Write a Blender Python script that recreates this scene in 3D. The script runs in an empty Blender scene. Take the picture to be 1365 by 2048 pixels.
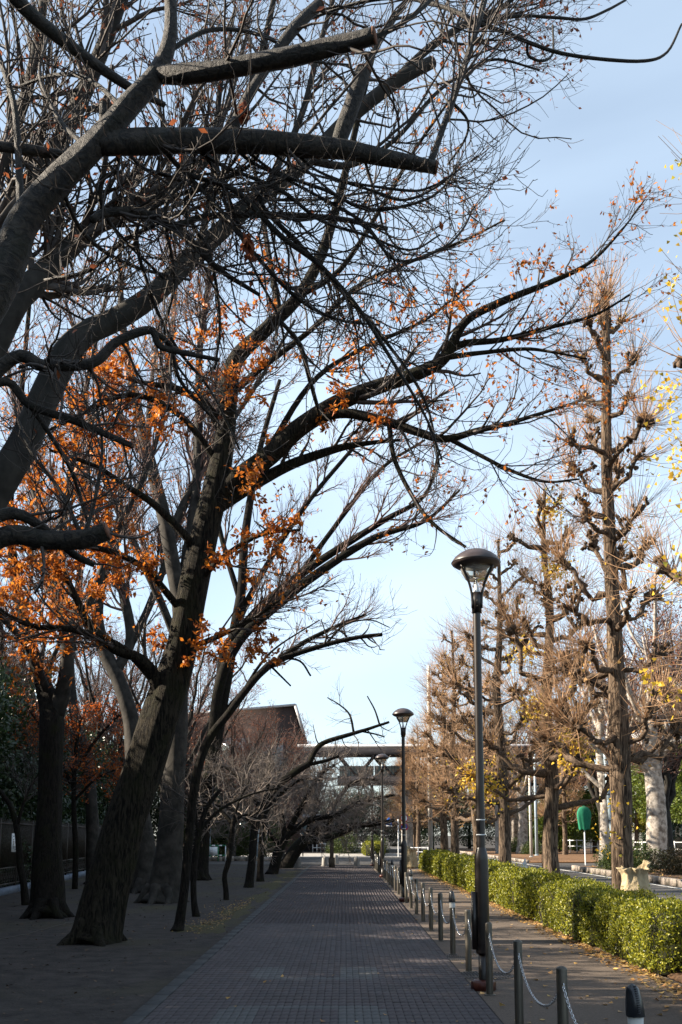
import bpy, math, random
import numpy as np
from mathutils import Vector

# ------------------------------------------------------------------ camera, sky, sun, exposure
SC = bpy.context.scene
COL = SC.collection
TH, FPX, CX, PY = math.radians(7.7), 2000.0, 690.0, 1400.0
EYE = 1.65
cam = bpy.data.cameras.new('camera')
cam.sensor_fit = 'VERTICAL'; cam.sensor_height = 36.0; cam.sensor_width = 24.0
cam.lens = FPX / 2048 * 36
cam.shift_y = (PY - 1024) / 2048
cam.shift_x = -(CX - 682.5) / 2048
cam.clip_start = 0.1; cam.clip_end = 3000
camo = bpy.data.objects.new('camera', cam); COL.objects.link(camo)
camo.location = (0, 0, EYE); camo.rotation_euler = (math.pi / 2 + TH, 0, 0)
SC.camera = camo

SUN_EL, SUN_ROT = math.radians(29), math.radians(272)
world = bpy.data.worlds.new('World'); SC.world = world; world.use_nodes = True
wn, wl = world.node_tree.nodes, world.node_tree.links
sky = wn.new('ShaderNodeTexSky'); sky.sky_type = 'NISHITA'; sky.sun_disc = False
sky.sun_elevation = SUN_EL; sky.sun_rotation = SUN_ROT
sky.air_density = 1.0; sky.dust_density = 0.5; sky.ozone_density = 1.2
wtc = wn.new('ShaderNodeTexCoord'); wmap = wn.new('ShaderNodeMapping')
wmap.inputs['Scale'].default_value = (1.0, 1.2, 2.2); wmap.inputs['Rotation'].default_value = (0.1, 0.35, 0.5)
wnz = wn.new('ShaderNodeTexNoise'); wnz.inputs['Scale'].default_value = 1.5
wnz.inputs['Detail'].default_value = 5; wnz.inputs['Roughness'].default_value = 0.42; wnz.inputs['Distortion'].default_value = 0.5
wr = wn.new('ShaderNodeValToRGB')
wr.color_ramp.elements[0].position = 0.30; wr.color_ramp.elements[0].color = (0.16, 0.16, 0.16, 1)
wr.color_ramp.elements[1].position = 0.78; wr.color_ramp.elements[1].color = (0.72, 0.72, 0.72, 1)
wmix = wn.new('ShaderNodeMixRGB'); wmix.inputs[2].default_value = (6.3, 7.7, 9.1, 1)
wl.new(wtc.outputs['Generated'], wmap.inputs[0]); wl.new(wmap.outputs[0], wnz.inputs['Vector'])
wl.new(wnz.outputs['Fac'], wr.inputs[0]); wl.new(wr.outputs[0], wmix.inputs[0]); wl.new(sky.outputs[0], wmix.inputs[1])
wl.new(wmix.outputs[0], wn['Background'].inputs[0]); wn['Background'].inputs[1].default_value = 0.0515

sl = bpy.data.lights.new('sun', 'SUN'); sl.energy = 5.0; sl.angle = math.radians(0.53); sl.color = (1.0, 0.87, 0.70)
sun = bpy.data.objects.new('sun', sl); COL.objects.link(sun); sun.location = (-20, -5, 20)
SDIR = Vector((math.sin(SUN_ROT) * math.cos(SUN_EL), math.cos(SUN_ROT) * math.cos(SUN_EL), math.sin(SUN_EL)))
sun.rotation_euler = (-SDIR).to_track_quat('-Z', 'Y').to_euler()
SC.view_settings.view_transform = 'Standard'; SC.view_settings.look = 'None'
SC.view_settings.exposure = 1.82; SC.view_settings.gamma = 1.0
SC.render.engine = 'CYCLES'
SC.cycles.use_denoising = True
SC.cycles.max_bounces = 5; SC.cycles.diffuse_bounces = 2; SC.cycles.transparent_max_bounces = 6

# ------------------------------------------------------------------ helpers
rng = np.random.default_rng(7)
random.seed(7)

def ray(px, py):
    u = (px - CX) / FPX; v = (PY - py) / FPX
    return np.array([u, math.cos(TH) - v * math.sin(TH), math.sin(TH) + v * math.cos(TH)])
def W(px, py, d):                       # point on the pixel's ray at forward distance d
    r = ray(px, py); return np.array([0, 0, EYE]) + r * (d / r[1])
def G(px, py, z=0.0):                   # where the pixel's ray meets the ground
    r = ray(px, py); return np.array([0, 0, EYE]) + r * ((z - EYE) / r[2])

def proj(A):                            # world points -> photo pixels
    x, y, z = A[:, 0], A[:, 1], A[:, 2] - EYE; dp = y * math.cos(TH) + z * math.sin(TH); v = -y * math.sin(TH) + z * math.cos(TH)
    return np.stack([CX + FPX * x / dp, PY - FPX * v / dp], 1)
def nrm(a):
    return a / np.maximum(np.linalg.norm(a, axis=-1, keepdims=True), 1e-9)

class Geo:
    def __init__(s): s.V = []; s.Q = []; s.T = []; s.n = 0; s.UV = []
    def add(s, V, Q=None, T=None, UV=None):
        V = np.asarray(V, float).reshape(-1, 3)
        if Q is not None and len(Q): s.Q.append(np.asarray(Q, int).reshape(-1, 4) + s.n)
        if T is not None and len(T): s.T.append(np.asarray(T, int).reshape(-1, 3) + s.n)
        s.V.append(V); s.n += len(V)
        s.UV.append(np.zeros((len(V), 2)) if UV is None else UV)
        return s
    def box(s, x0, x1, y0, y1, z0, z1):
        V = [(x0,y0,z0),(x1,y0,z0),(x1,y1,z0),(x0,y1,z0),(x0,y0,z1),(x1,y0,z1),(x1,y1,z1),(x0,y1,z1)]
        return s.add(V, [(0,3,2,1),(4,5,6,7),(0,1,5,4),(1,2,6,5),(2,3,7,6),(3,0,4,7)])
    def bbox(s, x0, x1, y0, y1, z0, z1, b):   # box with a chamfered top edge
        V = [(x0,y0,z0),(x1,y0,z0),(x1,y1,z0),(x0,y1,z0),(x0,y0,z1-b),(x1,y0,z1-b),(x1,y1,z1-b),(x0,y1,z1-b),
             (x0+b,y0+b,z1),(x1-b,y0+b,z1),(x1-b,y1-b,z1),(x0+b,y1-b,z1)]
        return s.add(V, [(0,3,2,1),(8,9,10,11),(0,1,5,4),(1,2,6,5),(2,3,7,6),(3,0,4,7),
                         (4,5,9,8),(5,6,10,9),(6,7,11,10),(7,4,8,11)])
    def beam(s, a, b, w, h=None):             # rectangular bar from a to b
        a = np.array(a, float); b = np.array(b, float); h = h or w
        t = nrm(b - a); ref = np.array([0, 0, 1.]) if abs(t[2]) < .95 else np.array([0, 1., 0])
        n = nrm(np.cross(t, ref)); u = np.cross(n, t)
        V = [p + n * i * w / 2 + u * j * h / 2 for p in (a, b) for (i, j) in ((-1,-1),(1,-1),(1,1),(-1,1))]
        return s.add(V, [(0,3,2,1),(4,5,6,7),(0,1,5,4),(1,2,6,5),(2,3,7,6),(3,0,4,7)])
    def lathe(s, prof, n=16, c=(0, 0, 0), sx=1.0, sy=1.0):
        prof = np.array(prof, float); a = np.linspace(0, 2 * np.pi, n, endpoint=False); k = len(prof)
        V = np.zeros((k, n, 3))
        V[:, :, 0] = prof[:, :1] * np.cos(a) * sx + c[0]; V[:, :, 1] = prof[:, :1] * np.sin(a) * sy + c[1]; V[:, :, 2] = prof[:, 1:] + c[2]
        i = np.arange(k - 1)[:, None] * n; j = np.arange(n)[None]; j2 = (j + 1) % n
        Q = np.stack([i + j, i + j2, i + n + j2, i + n + j], -1).reshape(-1, 4)
        return s.add(V.reshape(-1, 3), Q)
    def tubes(s, P, R, sides=3, cap=False):   # many tubes at once: P (M,K,3), R (M,K)
        P = np.asarray(P, float); R = np.asarray(R, float)
        if P.ndim == 2: P = P[None]; R = R[None]
        M, K, _ = P.shape
        if M == 0: return s
        T = nrm(np.gradient(P, axis=1))
        ch = nrm(P[:, -1] - P[:, 0] + 1e-6)
        ref = np.eye(3)[np.argmin(np.abs(ch), axis=1)]
        N = nrm(np.cross(T[:, 0], ref))
        Ns = [N]
        for k in range(1, K):
            N = nrm(N - T[:, k] * np.sum(N * T[:, k], -1, keepdims=True)); Ns.append(N)
        N = np.stack(Ns, 1); B = np.cross(T, N)
        a = np.linspace(0, 2 * np.pi, sides, endpoint=False)
        V = P[:, :, None] + R[:, :, None, None] * (N[:, :, None] * np.cos(a)[:, None] + B[:, :, None] * np.sin(a)[:, None])
        base = (np.arange(M) * K * sides)[:, None, None] + (np.arange(K - 1) * sides)[None, :, None]
        j = np.arange(sides)[None, None]; j2 = (j + 1) % sides
        Q = np.stack([base + j, base + j2, base + sides + j2, base + sides + j], -1).reshape(-1, 4)
        L = np.concatenate([np.zeros((M, 1)), np.cumsum(np.linalg.norm(np.diff(P, axis=1), axis=-1), 1)], 1)
        UV = np.stack([np.broadcast_to(np.abs(a / np.pi - 1)[None, None], (M, K, sides)), np.broadcast_to(L[:, :, None], (M, K, sides))], -1).reshape(-1, 2)
        V = V.reshape(-1, 3)
        s.add(V, Q, None, UV)
        if cap:
            T = []
            for m in range(M):
                o = m * K * sides
                for k in range(1, sides - 1):
                    T.append((o, o + k + 1, o + k)); e = o + (K - 1) * sides; T.append((e, e + k, e + k + 1))
            s.T.append(np.array(T) + s.n - len(V))
        return s
    def build(s, name, mat, parent=None, smooth=False, uv=False):
        me = bpy.data.meshes.new(name)
        V = np.concatenate(s.V) if s.V else np.zeros((0, 3))
        Q = np.concatenate(s.Q) if s.Q else np.zeros((0, 4), int)
        T = np.concatenate(s.T) if s.T else np.zeros((0, 3), int)
        me.vertices.add(len(V)); me.vertices.foreach_set('co', V.ravel().astype('f'))
        li = np.concatenate([Q.ravel(), T.ravel()]).astype('i')
        me.loops.add(len(li)); me.loops.foreach_set('vertex_index', li)
        me.polygons.add(len(Q) + len(T))
        st = np.concatenate([np.arange(len(Q)) * 4, len(Q) * 4 + np.arange(len(T)) * 3]).astype('i')
        me.polygons.foreach_set('loop_start', st)
        if smooth: me.polygons.foreach_set('use_smooth', np.ones(len(st), bool))
        if uv:
            U = np.concatenate(s.UV); l = me.uv_layers.new(name='UVMap'); l.data.foreach_set('uv', U[li].ravel().astype('f'))
        me.update(calc_edges=True)
        if mat: me.materials.append(mat)
        o = bpy.data.objects.new(name, me); COL.objects.link(o)
        if parent: o.parent = parent
        return o

def tag(o, label=None, cat=None, group=None, kind=None):
    if label: o['label'] = label
    if cat: o['category'] = cat
    if group: o['group'] = group
    if kind: o['kind'] = kind
    return o
def empty(name, loc=(0, 0, 0), label=None, cat=None, group=None, rz=0):
    o = bpy.data.objects.new(name, None); COL.objects.link(o); o.location = loc; o.rotation_euler = (0, 0, rz)
    o.empty_display_size = 0.2
    return tag(o, label, cat, group)
def inv(o, geo):                       # geometry given in world space -> space of an unrotated root
    l = np.array(o.location)
    geo.V = [v - l for v in geo.V]; return geo
def copy_tree(o, parent=None, top=True):
    c = o.copy(); COL.objects.link(c); c.parent = parent
    for ch in list(o.children): copy_tree(ch, c, False)
    return c

# ------------------------------------------------------------------ materials
def mat(name, c1, c2=None, scale=5.0, rough=0.8, bump=0.0, stretch=(1, 1, 1), coord='Object', metal=0.0, detail=6, c3=None, scale3=1.5, lo=.35, hi=.65, spec=0.3, bdist=0.02, bscale=None):
    m = bpy.data.materials.new(name); m.use_nodes = True
    n, l = m.node_tree.nodes, m.node_tree.links; b = n['Principled BSDF']
    b.inputs['Roughness'].default_value = rough; b.inputs['Metallic'].default_value = metal
    b.inputs['Specular IOR Level'].default_value = spec
    b.inputs['Base Color'].default_value = (*c1, 1)
    if c2 is None and not bump: return m
    tc = n.new('ShaderNodeTexCoord'); mp = n.new('ShaderNodeMapping'); mp.inputs['Scale'].default_value = stretch
    l.new(tc.outputs[coord], mp.inputs[0])
    nz = n.new('ShaderNodeTexNoise'); nz.inputs['Scale'].default_value = scale; nz.inputs['Detail'].default_value = detail
    nz.inputs['Roughness'].default_value = .6
    l.new(mp.outputs[0], nz.inputs['Vector'])
    r = n.new('ShaderNodeValToRGB'); r.color_ramp.elements[0].color = (*c1, 1); r.color_ramp.elements[1].color = (*(c2 or c1), 1)
    r.color_ramp.elements[0].position = lo; r.color_ramp.elements[1].position = hi
    l.new(nz.outputs['Fac'], r.inputs[0]); out = r.outputs[0]
    if c3 is not None:
        n3 = n.new('ShaderNodeTexNoise'); n3.inputs['Scale'].default_value = scale3; n3.inputs['Detail'].default_value = 5
        l.new(tc.outputs[coord if coord != 'UV' else 'Object'], n3.inputs['Vector'])
        r3 = n.new('ShaderNodeValToRGB'); r3.color_ramp.elements[0].position = .52; r3.color_ramp.elements[1].position = .68
        l.new(n3.outputs['Fac'], r3.inputs[0])
        mx = n.new('ShaderNodeMixRGB'); mx.inputs[2].default_value = (*c3, 1)
        l.new(r3.outputs[0], mx.inputs[0]); l.new(out, mx.inputs[1]); out = mx.outputs[0]
    l.new(out, b.inputs['Base Color'])
    if bump:
        bm = n.new('ShaderNodeBump'); bm.inputs['Strength'].default_value = bump; bm.inputs['Distance'].default_value = bdist
        src = nz
        if bscale:
            src = n.new('ShaderNodeTexNoise'); src.inputs['Scale'].default_value = bscale; src.inputs['Detail'].default_value = 4
            l.new(mp.outputs[0], src.inputs['Vector'])
        l.new(src.outputs['Fac'], bm.inputs['Height']); l.new(bm.outputs[0], b.inputs['Normal'])
    return m

def island(name, cols, rough=0.7, trans=0.0, spec=0.3, noise=0.0):      # one colour per loose piece
    m = bpy.data.materials.new(name); m.use_nodes = True
    n, l = m.node_tree.nodes, m.node_tree.links; b = n['Principled BSDF']
    b.inputs['Roughness'].default_value = rough; b.inputs['Specular IOR Level'].default_value = spec
    g = n.new('ShaderNodeNewGeometry'); r = n.new('ShaderNodeValToRGB'); e = r.color_ramp.elements
    while len(e) < len(cols): e.new(.5)
    for i, c in enumerate(cols): e[i].position = i / max(1, len(cols) - 1); e[i].color = (*c, 1)
    l.new(g.outputs['Random Per Island'], r.inputs[0]); out = r.outputs[0]
    if noise:
        tc = n.new('ShaderNodeTexCoord'); nz = n.new('ShaderNodeTexNoise'); nz.inputs['Scale'].default_value = 1.1; nz.inputs['Detail'].default_value = 8
        nz.inputs['Roughness'].default_value = .7
        l.new(tc.outputs['Object'], nz.inputs['Vector'])
        mr = n.new('ShaderNodeMapRange'); mr.inputs[1].default_value = .3; mr.inputs[2].default_value = .7
        mr.inputs[3].default_value = 1 - noise; mr.inputs[4].default_value = 1 + noise
        l.new(nz.outputs['Fac'], mr.inputs[0])
        mx = n.new('ShaderNodeMixRGB'); mx.blend_type = 'MULTIPLY'; mx.inputs[0].default_value = 1
        l.new(out, mx.inputs[1]); l.new(mr.outputs[0], mx.inputs[2]); out = mx.outputs[0]
    l.new(out, b.inputs['Base Color'])
    if trans:
        t = n.new('ShaderNodeBsdfTranslucent'); mxs = n.new('ShaderNodeMixShader'); mxs.inputs[0].default_value = trans
        l.new(out, t.inputs[0]); l.new(b.outputs[0], mxs.inputs[1]); l.new(t.outputs[0], mxs.inputs[2])
        l.new(mxs.outputs[0], n['Material Output'].inputs[0])
    return m

def cherry_bark(name, dark, light, moss):
    m = bpy.data.materials.new(name); m.use_nodes = True
    n, l = m.node_tree.nodes, m.node_tree.links; b = n['Principled BSDF']
    b.inputs['Roughness'].default_value = .62; b.inputs['Specular IOR Level'].default_value = .35
    tc = n.new('ShaderNodeTexCoord')
    mp = n.new('ShaderNodeMapping'); mp.inputs['Scale'].default_value = (4.0, 20, 1); l.new(tc.outputs['UV'], mp.inputs[0])
    nz = n.new('ShaderNodeTexNoise'); nz.inputs['Scale'].default_value = 1.0; nz.inputs['Detail'].default_value = 8; nz.inputs['Distortion'].default_value = 1.1; nz.inputs['Roughness'].default_value = .68
    l.new(mp.outputs[0], nz.inputs['Vector'])
    r = n.new('ShaderNodeValToRGB'); e = r.color_ramp.elements
    e[0].position = .42; e[0].color = (*dark, 1); e[1].position = .58; e[1].color = (*light, 1)
    l.new(nz.outputs['Fac'], r.inputs[0])
    n2 = n.new('ShaderNodeTexNoise'); n2.inputs['Scale'].default_value = 5; n2.inputs['Detail'].default_value = 8; n2.inputs['Roughness'].default_value = .7
    l.new(tc.outputs['Object'], n2.inputs['Vector'])
    r2 = n.new('ShaderNodeValToRGB'); r2.color_ramp.elements[0].position = .5; r2.color_ramp.elements[1].position = .66
    l.new(n2.outputs['Fac'], r2.inputs[0])
    mx = n.new('ShaderNodeMixRGB'); mx.inputs[2].default_value = (*moss, 1)
    l.new(r2.outputs[0], mx.inputs[0]); l.new(r.outputs[0], mx.inputs[1]); l.new(mx.outputs[0], b.inputs['Base Color'])
    ad = n.new('ShaderNodeMath'); ad.operation = 'ADD'; l.new(nz.outputs['Fac'], ad.inputs[0]); l.new(n2.outputs['Fac'], ad.inputs[1])
    bm = n.new('ShaderNodeBump'); bm.inputs['Strength'].default_value = 1.0; bm.inputs['Distance'].default_value = .022
    l.new(ad.outputs[0], bm.inputs['Height']); l.new(bm.outputs[0], b.inputs['Normal'])
    return m

def furrow_bark(name, dark, light, moss=None, sc=34, st=.16, bd=.03):
    m = bpy.data.materials.new(name); m.use_nodes = True
    n, l = m.node_tree.nodes, m.node_tree.links; b = n['Principled BSDF']
    b.inputs['Roughness'].default_value = .9; b.inputs['Specular IOR Level'].default_value = .15
    tc = n.new('ShaderNodeTexCoord'); mp = n.new('ShaderNodeMapping'); mp.inputs['Scale'].default_value = (1, 1, st); l.new(tc.outputs['Object'], mp.inputs[0])
    nz = n.new('ShaderNodeTexNoise'); nz.inputs['Scale'].default_value = sc; nz.inputs['Detail'].default_value = 6; nz.inputs['Distortion'].default_value = 1.2
    nz.inputs['Roughness'].default_value = .62
    l.new(mp.outputs[0], nz.inputs['Vector'])
    r = n.new('ShaderNodeValToRGB'); e = r.color_ramp.elements
    e[0].position = .42; e[0].color = (*dark, 1); e[1].position = .58; e[1].color = (*light, 1)
    l.new(nz.outputs['Fac'], r.inputs[0]); out = r.outputs[0]
    if moss:
        n2 = n.new('ShaderNodeTexNoise'); n2.inputs['Scale'].default_value = 2.2; n2.inputs['Detail'].default_value = 8; n2.inputs['Roughness'].default_value = .7
        l.new(tc.outputs['Object'], n2.inputs['Vector'])
        r2 = n.new('ShaderNodeValToRGB'); r2.color_ramp.elements[0].position = .5; r2.color_ramp.elements[1].position = .7
        l.new(n2.outputs['Fac'], r2.inputs[0])
        mx = n.new('ShaderNodeMixRGB'); mx.inputs[2].default_value = (*moss, 1)
        l.new(r2.outputs[0], mx.inputs[0]); l.new(out, mx.inputs[1]); out = mx.outputs[0]
    l.new(out, b.inputs['Base Color'])
    bm = n.new('ShaderNodeBump'); bm.inputs['Strength'].default_value = 1.0; bm.inputs['Distance'].default_value = bd
    l.new(nz.outputs['Fac'], bm.inputs['Height']); l.new(bm.outputs[0], b.inputs['Normal'])
    return m

MT = dict(
    soil=mat('soil', (.018, .015, .0135), (.05, .042, .037), 3.5, .95, .5, c3=(.045, .04, .02), scale3=.35, bdist=.03, bscale=28),
    leaf_soil=mat('leaf_soil', (.06, .035, .02), (.15, .085, .045), 14, .95, .6),
    asphalt=mat('asphalt', (.045, .043, .042), (.075, .07, .066), 60, .9, .5, c3=(.085, .08, .075), scale3=.5, bdist=.006),
    walk=mat('walk_asphalt', (.075, .058, .046), (.13, .102, .08), 55, .9, .5, c3=(.068, .053, .043), scale3=.7, bdist=.006),
    joint=mat('joint', (.022, .019, .019), (.038, .034, .033), 20, .95),
    brick=island('brick', [(.040, .032, .033), (.050, .041, .043), (.060, .050, .052), (.047, .042, .046), (.054, .044, .043)], .75, noise=.28),
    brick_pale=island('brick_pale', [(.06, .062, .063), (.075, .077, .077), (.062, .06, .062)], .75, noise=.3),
    brickflat=mat('far_brick', (.036, .028, .028), (.056, .044, .043), 9, .8),
    moss=mat('moss', (.03, .026, .012), (.062, .055, .016), 14, .95, .6, bdist=.02),
    edge=mat('edge_stone', (.032, .034, .036), (.055, .057, .058), 9, .85, .3),
    concrete=mat('concrete', (.22, .21, .2), (.36, .35, .33), 6, .9, .3, c3=(.16, .15, .13), scale3=2),
    kerb=mat('kerb_stone', (.2, .17, .14), (.34, .29, .25), 9, .9, .4, c3=(.1, .09, .07), scale3=2.5),
    blue_conc=mat('kerb_paint', (.11, .14, .18), (.17, .2, .25), 6, .9, .3),
    paint=mat('white_paint', (.7, .7, .68), (.5, .5, .48), 12, .6),
    fence=mat('fence_metal', (.028, .022, .017), (.045, .036, .028), 8, .5),
    lamp=mat('lamp_metal', (.010, .0075, .0068), (.018, .0135, .012), 5, .36, .05, spec=.5),
    lamp_dome=mat('lamp_dome', (.035, .026, .025), (.06, .045, .043), 7, .35, .05, spec=.5),
    red_base=mat('lamp_base_paint', (.055, .014, .01), (.08, .025, .018), 9, .35),
    steel=mat('bollard_steel', (.075, .068, .057), (.13, .12, .10), 3, .4, .02, stretch=(8, 8, .5), metal=.6),
    chain=mat('chain_steel', (.5, .5, .5), (.62, .62, .62), 30, .25, metal=1.0),
    rubber=mat('black_rubber', (.012, .014, .018), (.02, .023, .028), 20, .3, .1, spec=.6),
    band=mat('white_band', (.42, .43, .42), (.5, .5, .46), 10, .5),
    white=mat('white_metal', (.62, .64, .65), (.74, .75, .75), 6, .45),
    paleblue=mat('pale_blue_pole', (.26, .34, .4), (.34, .42, .47), 4, .5),
    concpole=mat('concrete_pole', (.45, .43, .4), (.56, .54, .5), 5, .8),
    cherry=cherry_bark('cherry_bark', (.004, .0032, .0026), (.04, .032, .024), (.011, .011, .0042)),
    smooth=mat('smooth_bark', (.009, .008, .0065), (.04, .035, .029), 5, .85, .5, stretch=(1, 1, .8), c3=(.012, .011, .008), scale3=2.2, bdist=.025),
    furrow=furrow_bark('furrowed_bark', (.003, .0026, .002), (.03, .025, .017), (.017, .018, .007), 26, .14, .06),
    mossbark=furrow_bark('mossy_bark', (.0038, .0032, .0026), (.017, .014, .011), (.014, .015, .005)),
    ginkgo=furrow_bark('ginkgo_bark', (.026, .018, .013), (.165, .12, .084), None, 22, .12, .05),
    ginkgo_br=mat('ginkgo_branch', (.035, .023, .016), (.14, .098, .066), 22, .9, .8, bdist=.02),
    shoot=mat('ginkgo_shoot', (.27, .155, .085), (.42, .265, .15), 9, .7),
    twig=mat('twig_bark', (.032, .026, .023), (.075, .062, .055), 9, .75),
    twig_red=mat('twig_bark_warm', (.075, .047, .04), (.13, .085, .072), 3, .8),
    twig_grey=mat('twig_bark_grey', (.12, .098, .085), (.22, .185, .16), 3, .8),
    plane=mat('plane_bark', (.2, .175, .15), (.46, .42, .37), 6, .85, .3, c3=(.13, .105, .085), scale3=4),
    cut=mat('cut_wood', (.11, .055, .035), (.2, .10, .065), 18, .9, .5),
    oakleaf=island('russet_leaf', [(.20, .05, .011), (.38, .11, .015), (.52, .17, .02), (.60, .22, .028), (.28, .07, .014), (.46, .14, .018)], .5, .45),
    redleaf=island('dry_red_leaf', [(.12, .04, .022), (.2, .06, .026), (.28, .09, .035), (.16, .045, .022)], .6, .4),
    mapleleaf=island('maple_leaf', [(.28, .055, .012), (.40, .09, .014), (.46, .13, .018), (.32, .07, .02)], .5, .5),
    ginkleaf=island('ginkgo_leaf', [(.62, .37, .035), (.70, .46, .05), (.55, .36, .04), (.50, .44, .06)], .5, .45),
    dryginkleaf=island('dry_ginkgo_leaf', [(.42, .24, .09), (.5, .31, .11), (.36, .19, .07)], .6, .4),
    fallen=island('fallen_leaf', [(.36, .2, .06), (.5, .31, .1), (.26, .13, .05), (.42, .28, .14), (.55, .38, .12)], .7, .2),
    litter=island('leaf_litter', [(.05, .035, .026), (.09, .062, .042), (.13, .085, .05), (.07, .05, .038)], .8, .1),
    hedge=island('hedge_leaf', [(.025, .038, .004), (.11, .13, .010), (.21, .22, .016), (.36, .34, .028), (.05, .065, .006), (.22, .23, .016)], .42, .32, spec=.4),
    hedgecore=mat('hedge_core', (.012, .016, .006), (.03, .03, .014), 12, .95),
    evergreen=island('evergreen_leaf', [(.012, .026, .010), (.02, .042, .013), (.03, .055, .016), (.016, .032, .012)], .35, .2, spec=.5),
    camphor=island('camphor_leaf', [(.05, .085, .014), (.085, .12, .018), (.12, .15, .02), (.07, .1, .016)], .45, .35),
    yellowgreen=island('yellow_green_leaf', [(.13, .14, .014), (.2, .18, .018), (.1, .12, .014)], .45, .35),
    bushleaf=island('bush_leaf', [(.03, .05, .012), (.05, .075, .016), (.07, .09, .02)], .5, .2),
    drybush=island('dry_bush_leaf', [(.06, .05, .02), (.09, .06, .025), (.05, .05, .02)], .6, .2),
    bricks_wall=mat('brick_wall', (.034, .022, .019), (.056, .035, .029), 12, .9, .2),
    roofm=mat('roof_metal', (.25, .25, .26), (.36, .36, .37), 4, .5),
    glassb=mat('window_glass', (.10, .14, .15), (.2, .26, .26), 2, .12, spec=.6),
    bridge=mat('bridge_steel', (.016, .016, .02), (.026, .026, .031), 4, .9, spec=.05),
    bridge_pale=mat('bridge_roof', (.34, .36, .4), (.45, .46, .5), 4, .5),
    bridge_glass=mat('bridge_panel', (.36, .46, .44), (.44, .54, .52), 4, .4),
    green=mat('green_cloth', (.006, .11, .06), (.012, .19, .10), 8, .75, .3, stretch=(6, 6, .6)),
    barr=mat('barrier_green', (.01, .14, .06), (.015, .18, .08), 8, .5),
    sack=mat('sack_cloth', (.27, .215, .13), (.42, .345, .22), 9, .95, 1.0, bdist=.04, spec=.1),
    signblue=mat('sign_blue', (.01, .09, .36)), signred=mat('sign_red', (.4, .02, .02)),
    stone=mat('granite', (.2, .19, .18), (.34, .33, .31), 30, .85, .3),
    pad=mat('straw_pad', (.30, .26, .12), (.46, .42, .22), 12, .9, .5),
    wood=mat('prop_wood', (.05, .04, .03), (.09, .07, .05), 12, .9, stretch=(1, 1, .2)),
    cloth=mat('dark_cloth', (.012, .012, .014), (.02, .02, .023), 12, .9),
    skin=mat('skin', (.35, .2, .14)),
    iron=mat('cast_iron', (.03, .028, .027), (.055, .05, .047), 20, .6),
    officewall=mat('office_wall', (.42, .42, .42), (.5, .5, .5), 3, .8),
    rope=mat('rope', (.09, .08, .07)),
)
mg = bpy.data.materials.new('lamp_glass'); mg.use_nodes = True
b = mg.node_tree.nodes['Principled BSDF']; b.inputs['Base Color'].default_value = (.75, .76, .72, 1); b.inputs['Roughness'].default_value = .12
b.inputs['Transmission Weight'].default_value = .85; b.inputs['IOR'].default_value = 1.15
MT['glass'] = mg

# ------------------------------------------------------------------ branch growth
def smooth_path(pts, rad, n):
    pts = np.array(pts, float); rad = np.array(rad, float); k = len(pts)
    p = np.vstack([2 * pts[0] - pts[1], pts, 2 * pts[-1] - pts[-2]]); r = np.concatenate([[rad[0]], rad, [rad[-1]]])
    out = []; ro = []
    t = np.linspace(0, k - 1, n)
    for x in t:
        i = min(int(x), k - 2); f = x - i
        a, b_, c, d = p[i], p[i + 1], p[i + 2], p[i + 3]
        out.append(.5 * (2 * b_ + (c - a) * f + (2 * a - 5 * b_ + 4 * c - d) * f * f + (3 * b_ - a - 3 * c + d) * f ** 3))
        ro.append(r[i + 1] * (1 - f) + r[i + 2] * f)
    return np.array(out), np.array(ro)

def resample(P, R, K):                 # any polyline to K points
    s = np.linspace(0, len(P) - 1, K); x = np.arange(len(P))
    return np.stack([np.interp(s, x, P[:, i]) for i in range(3)], 1), np.interp(s, x, R)

def spawn(P, R, n, length, ang, K, rs=.55, rmin=.0025, up=0., wig=.15, t0=.1, t1=1., taper=.35, lenpow=.5, outdir=None, late_up=0., rmax=9, weights=None):
    """n child curves growing from random places on the parent curves P (M,Kp,3)."""
    M, Kp, _ = P.shape
    L = np.linalg.norm(np.diff(P, axis=1), axis=-1).sum(1)
    w = L if weights is None else weights
    m = rng.choice(M, n, p=w / w.sum()); t = t0 + (t1 - t0) * rng.random(n)
    x = t * (Kp - 1); i = np.minimum(x.astype(int), Kp - 2); f = (x - i)[:, None]
    p0 = P[m, i] * (1 - f) + P[m, i + 1] * f
    r0 = R[m, i] * (1 - f[:, 0]) + R[m, i + 1] * f[:, 0]
    tan = nrm(P[m, i + 1] - P[m, i])
    rnd = nrm(rng.normal(size=(n, 3))); side = nrm(rnd - tan * np.sum(rnd * tan, -1, keepdims=True))
    if outdir is not None: side = nrm(side + outdir)
    a = np.radians(ang[0] + (ang[1] - ang[0]) * rng.random(n))[:, None]
    d = nrm(tan * np.cos(a) + side * np.sin(a))
    ln = (length[0] + (length[1] - length[0]) * rng.random(n)) * (1 - .55 * t ** 2) ** lenpow
    step = (ln / (K - 1))[:, None]
    pts = [p0]
    for k in range(1, K):
        d = d + rng.normal(size=(n, 3)) * wig
        d[:, 2] += up + late_up * (k / (K - 1)) ** 2
        d = nrm(d); pts.append(pts[-1] + d * step)
    C = np.stack(pts, 1)
    rr = np.clip(r0 * rs, rmin, rmax)[:, None]
    CR = rr * np.linspace(1, taper, K)[None]
    return C, np.maximum(CR, rmin * .6)

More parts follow.
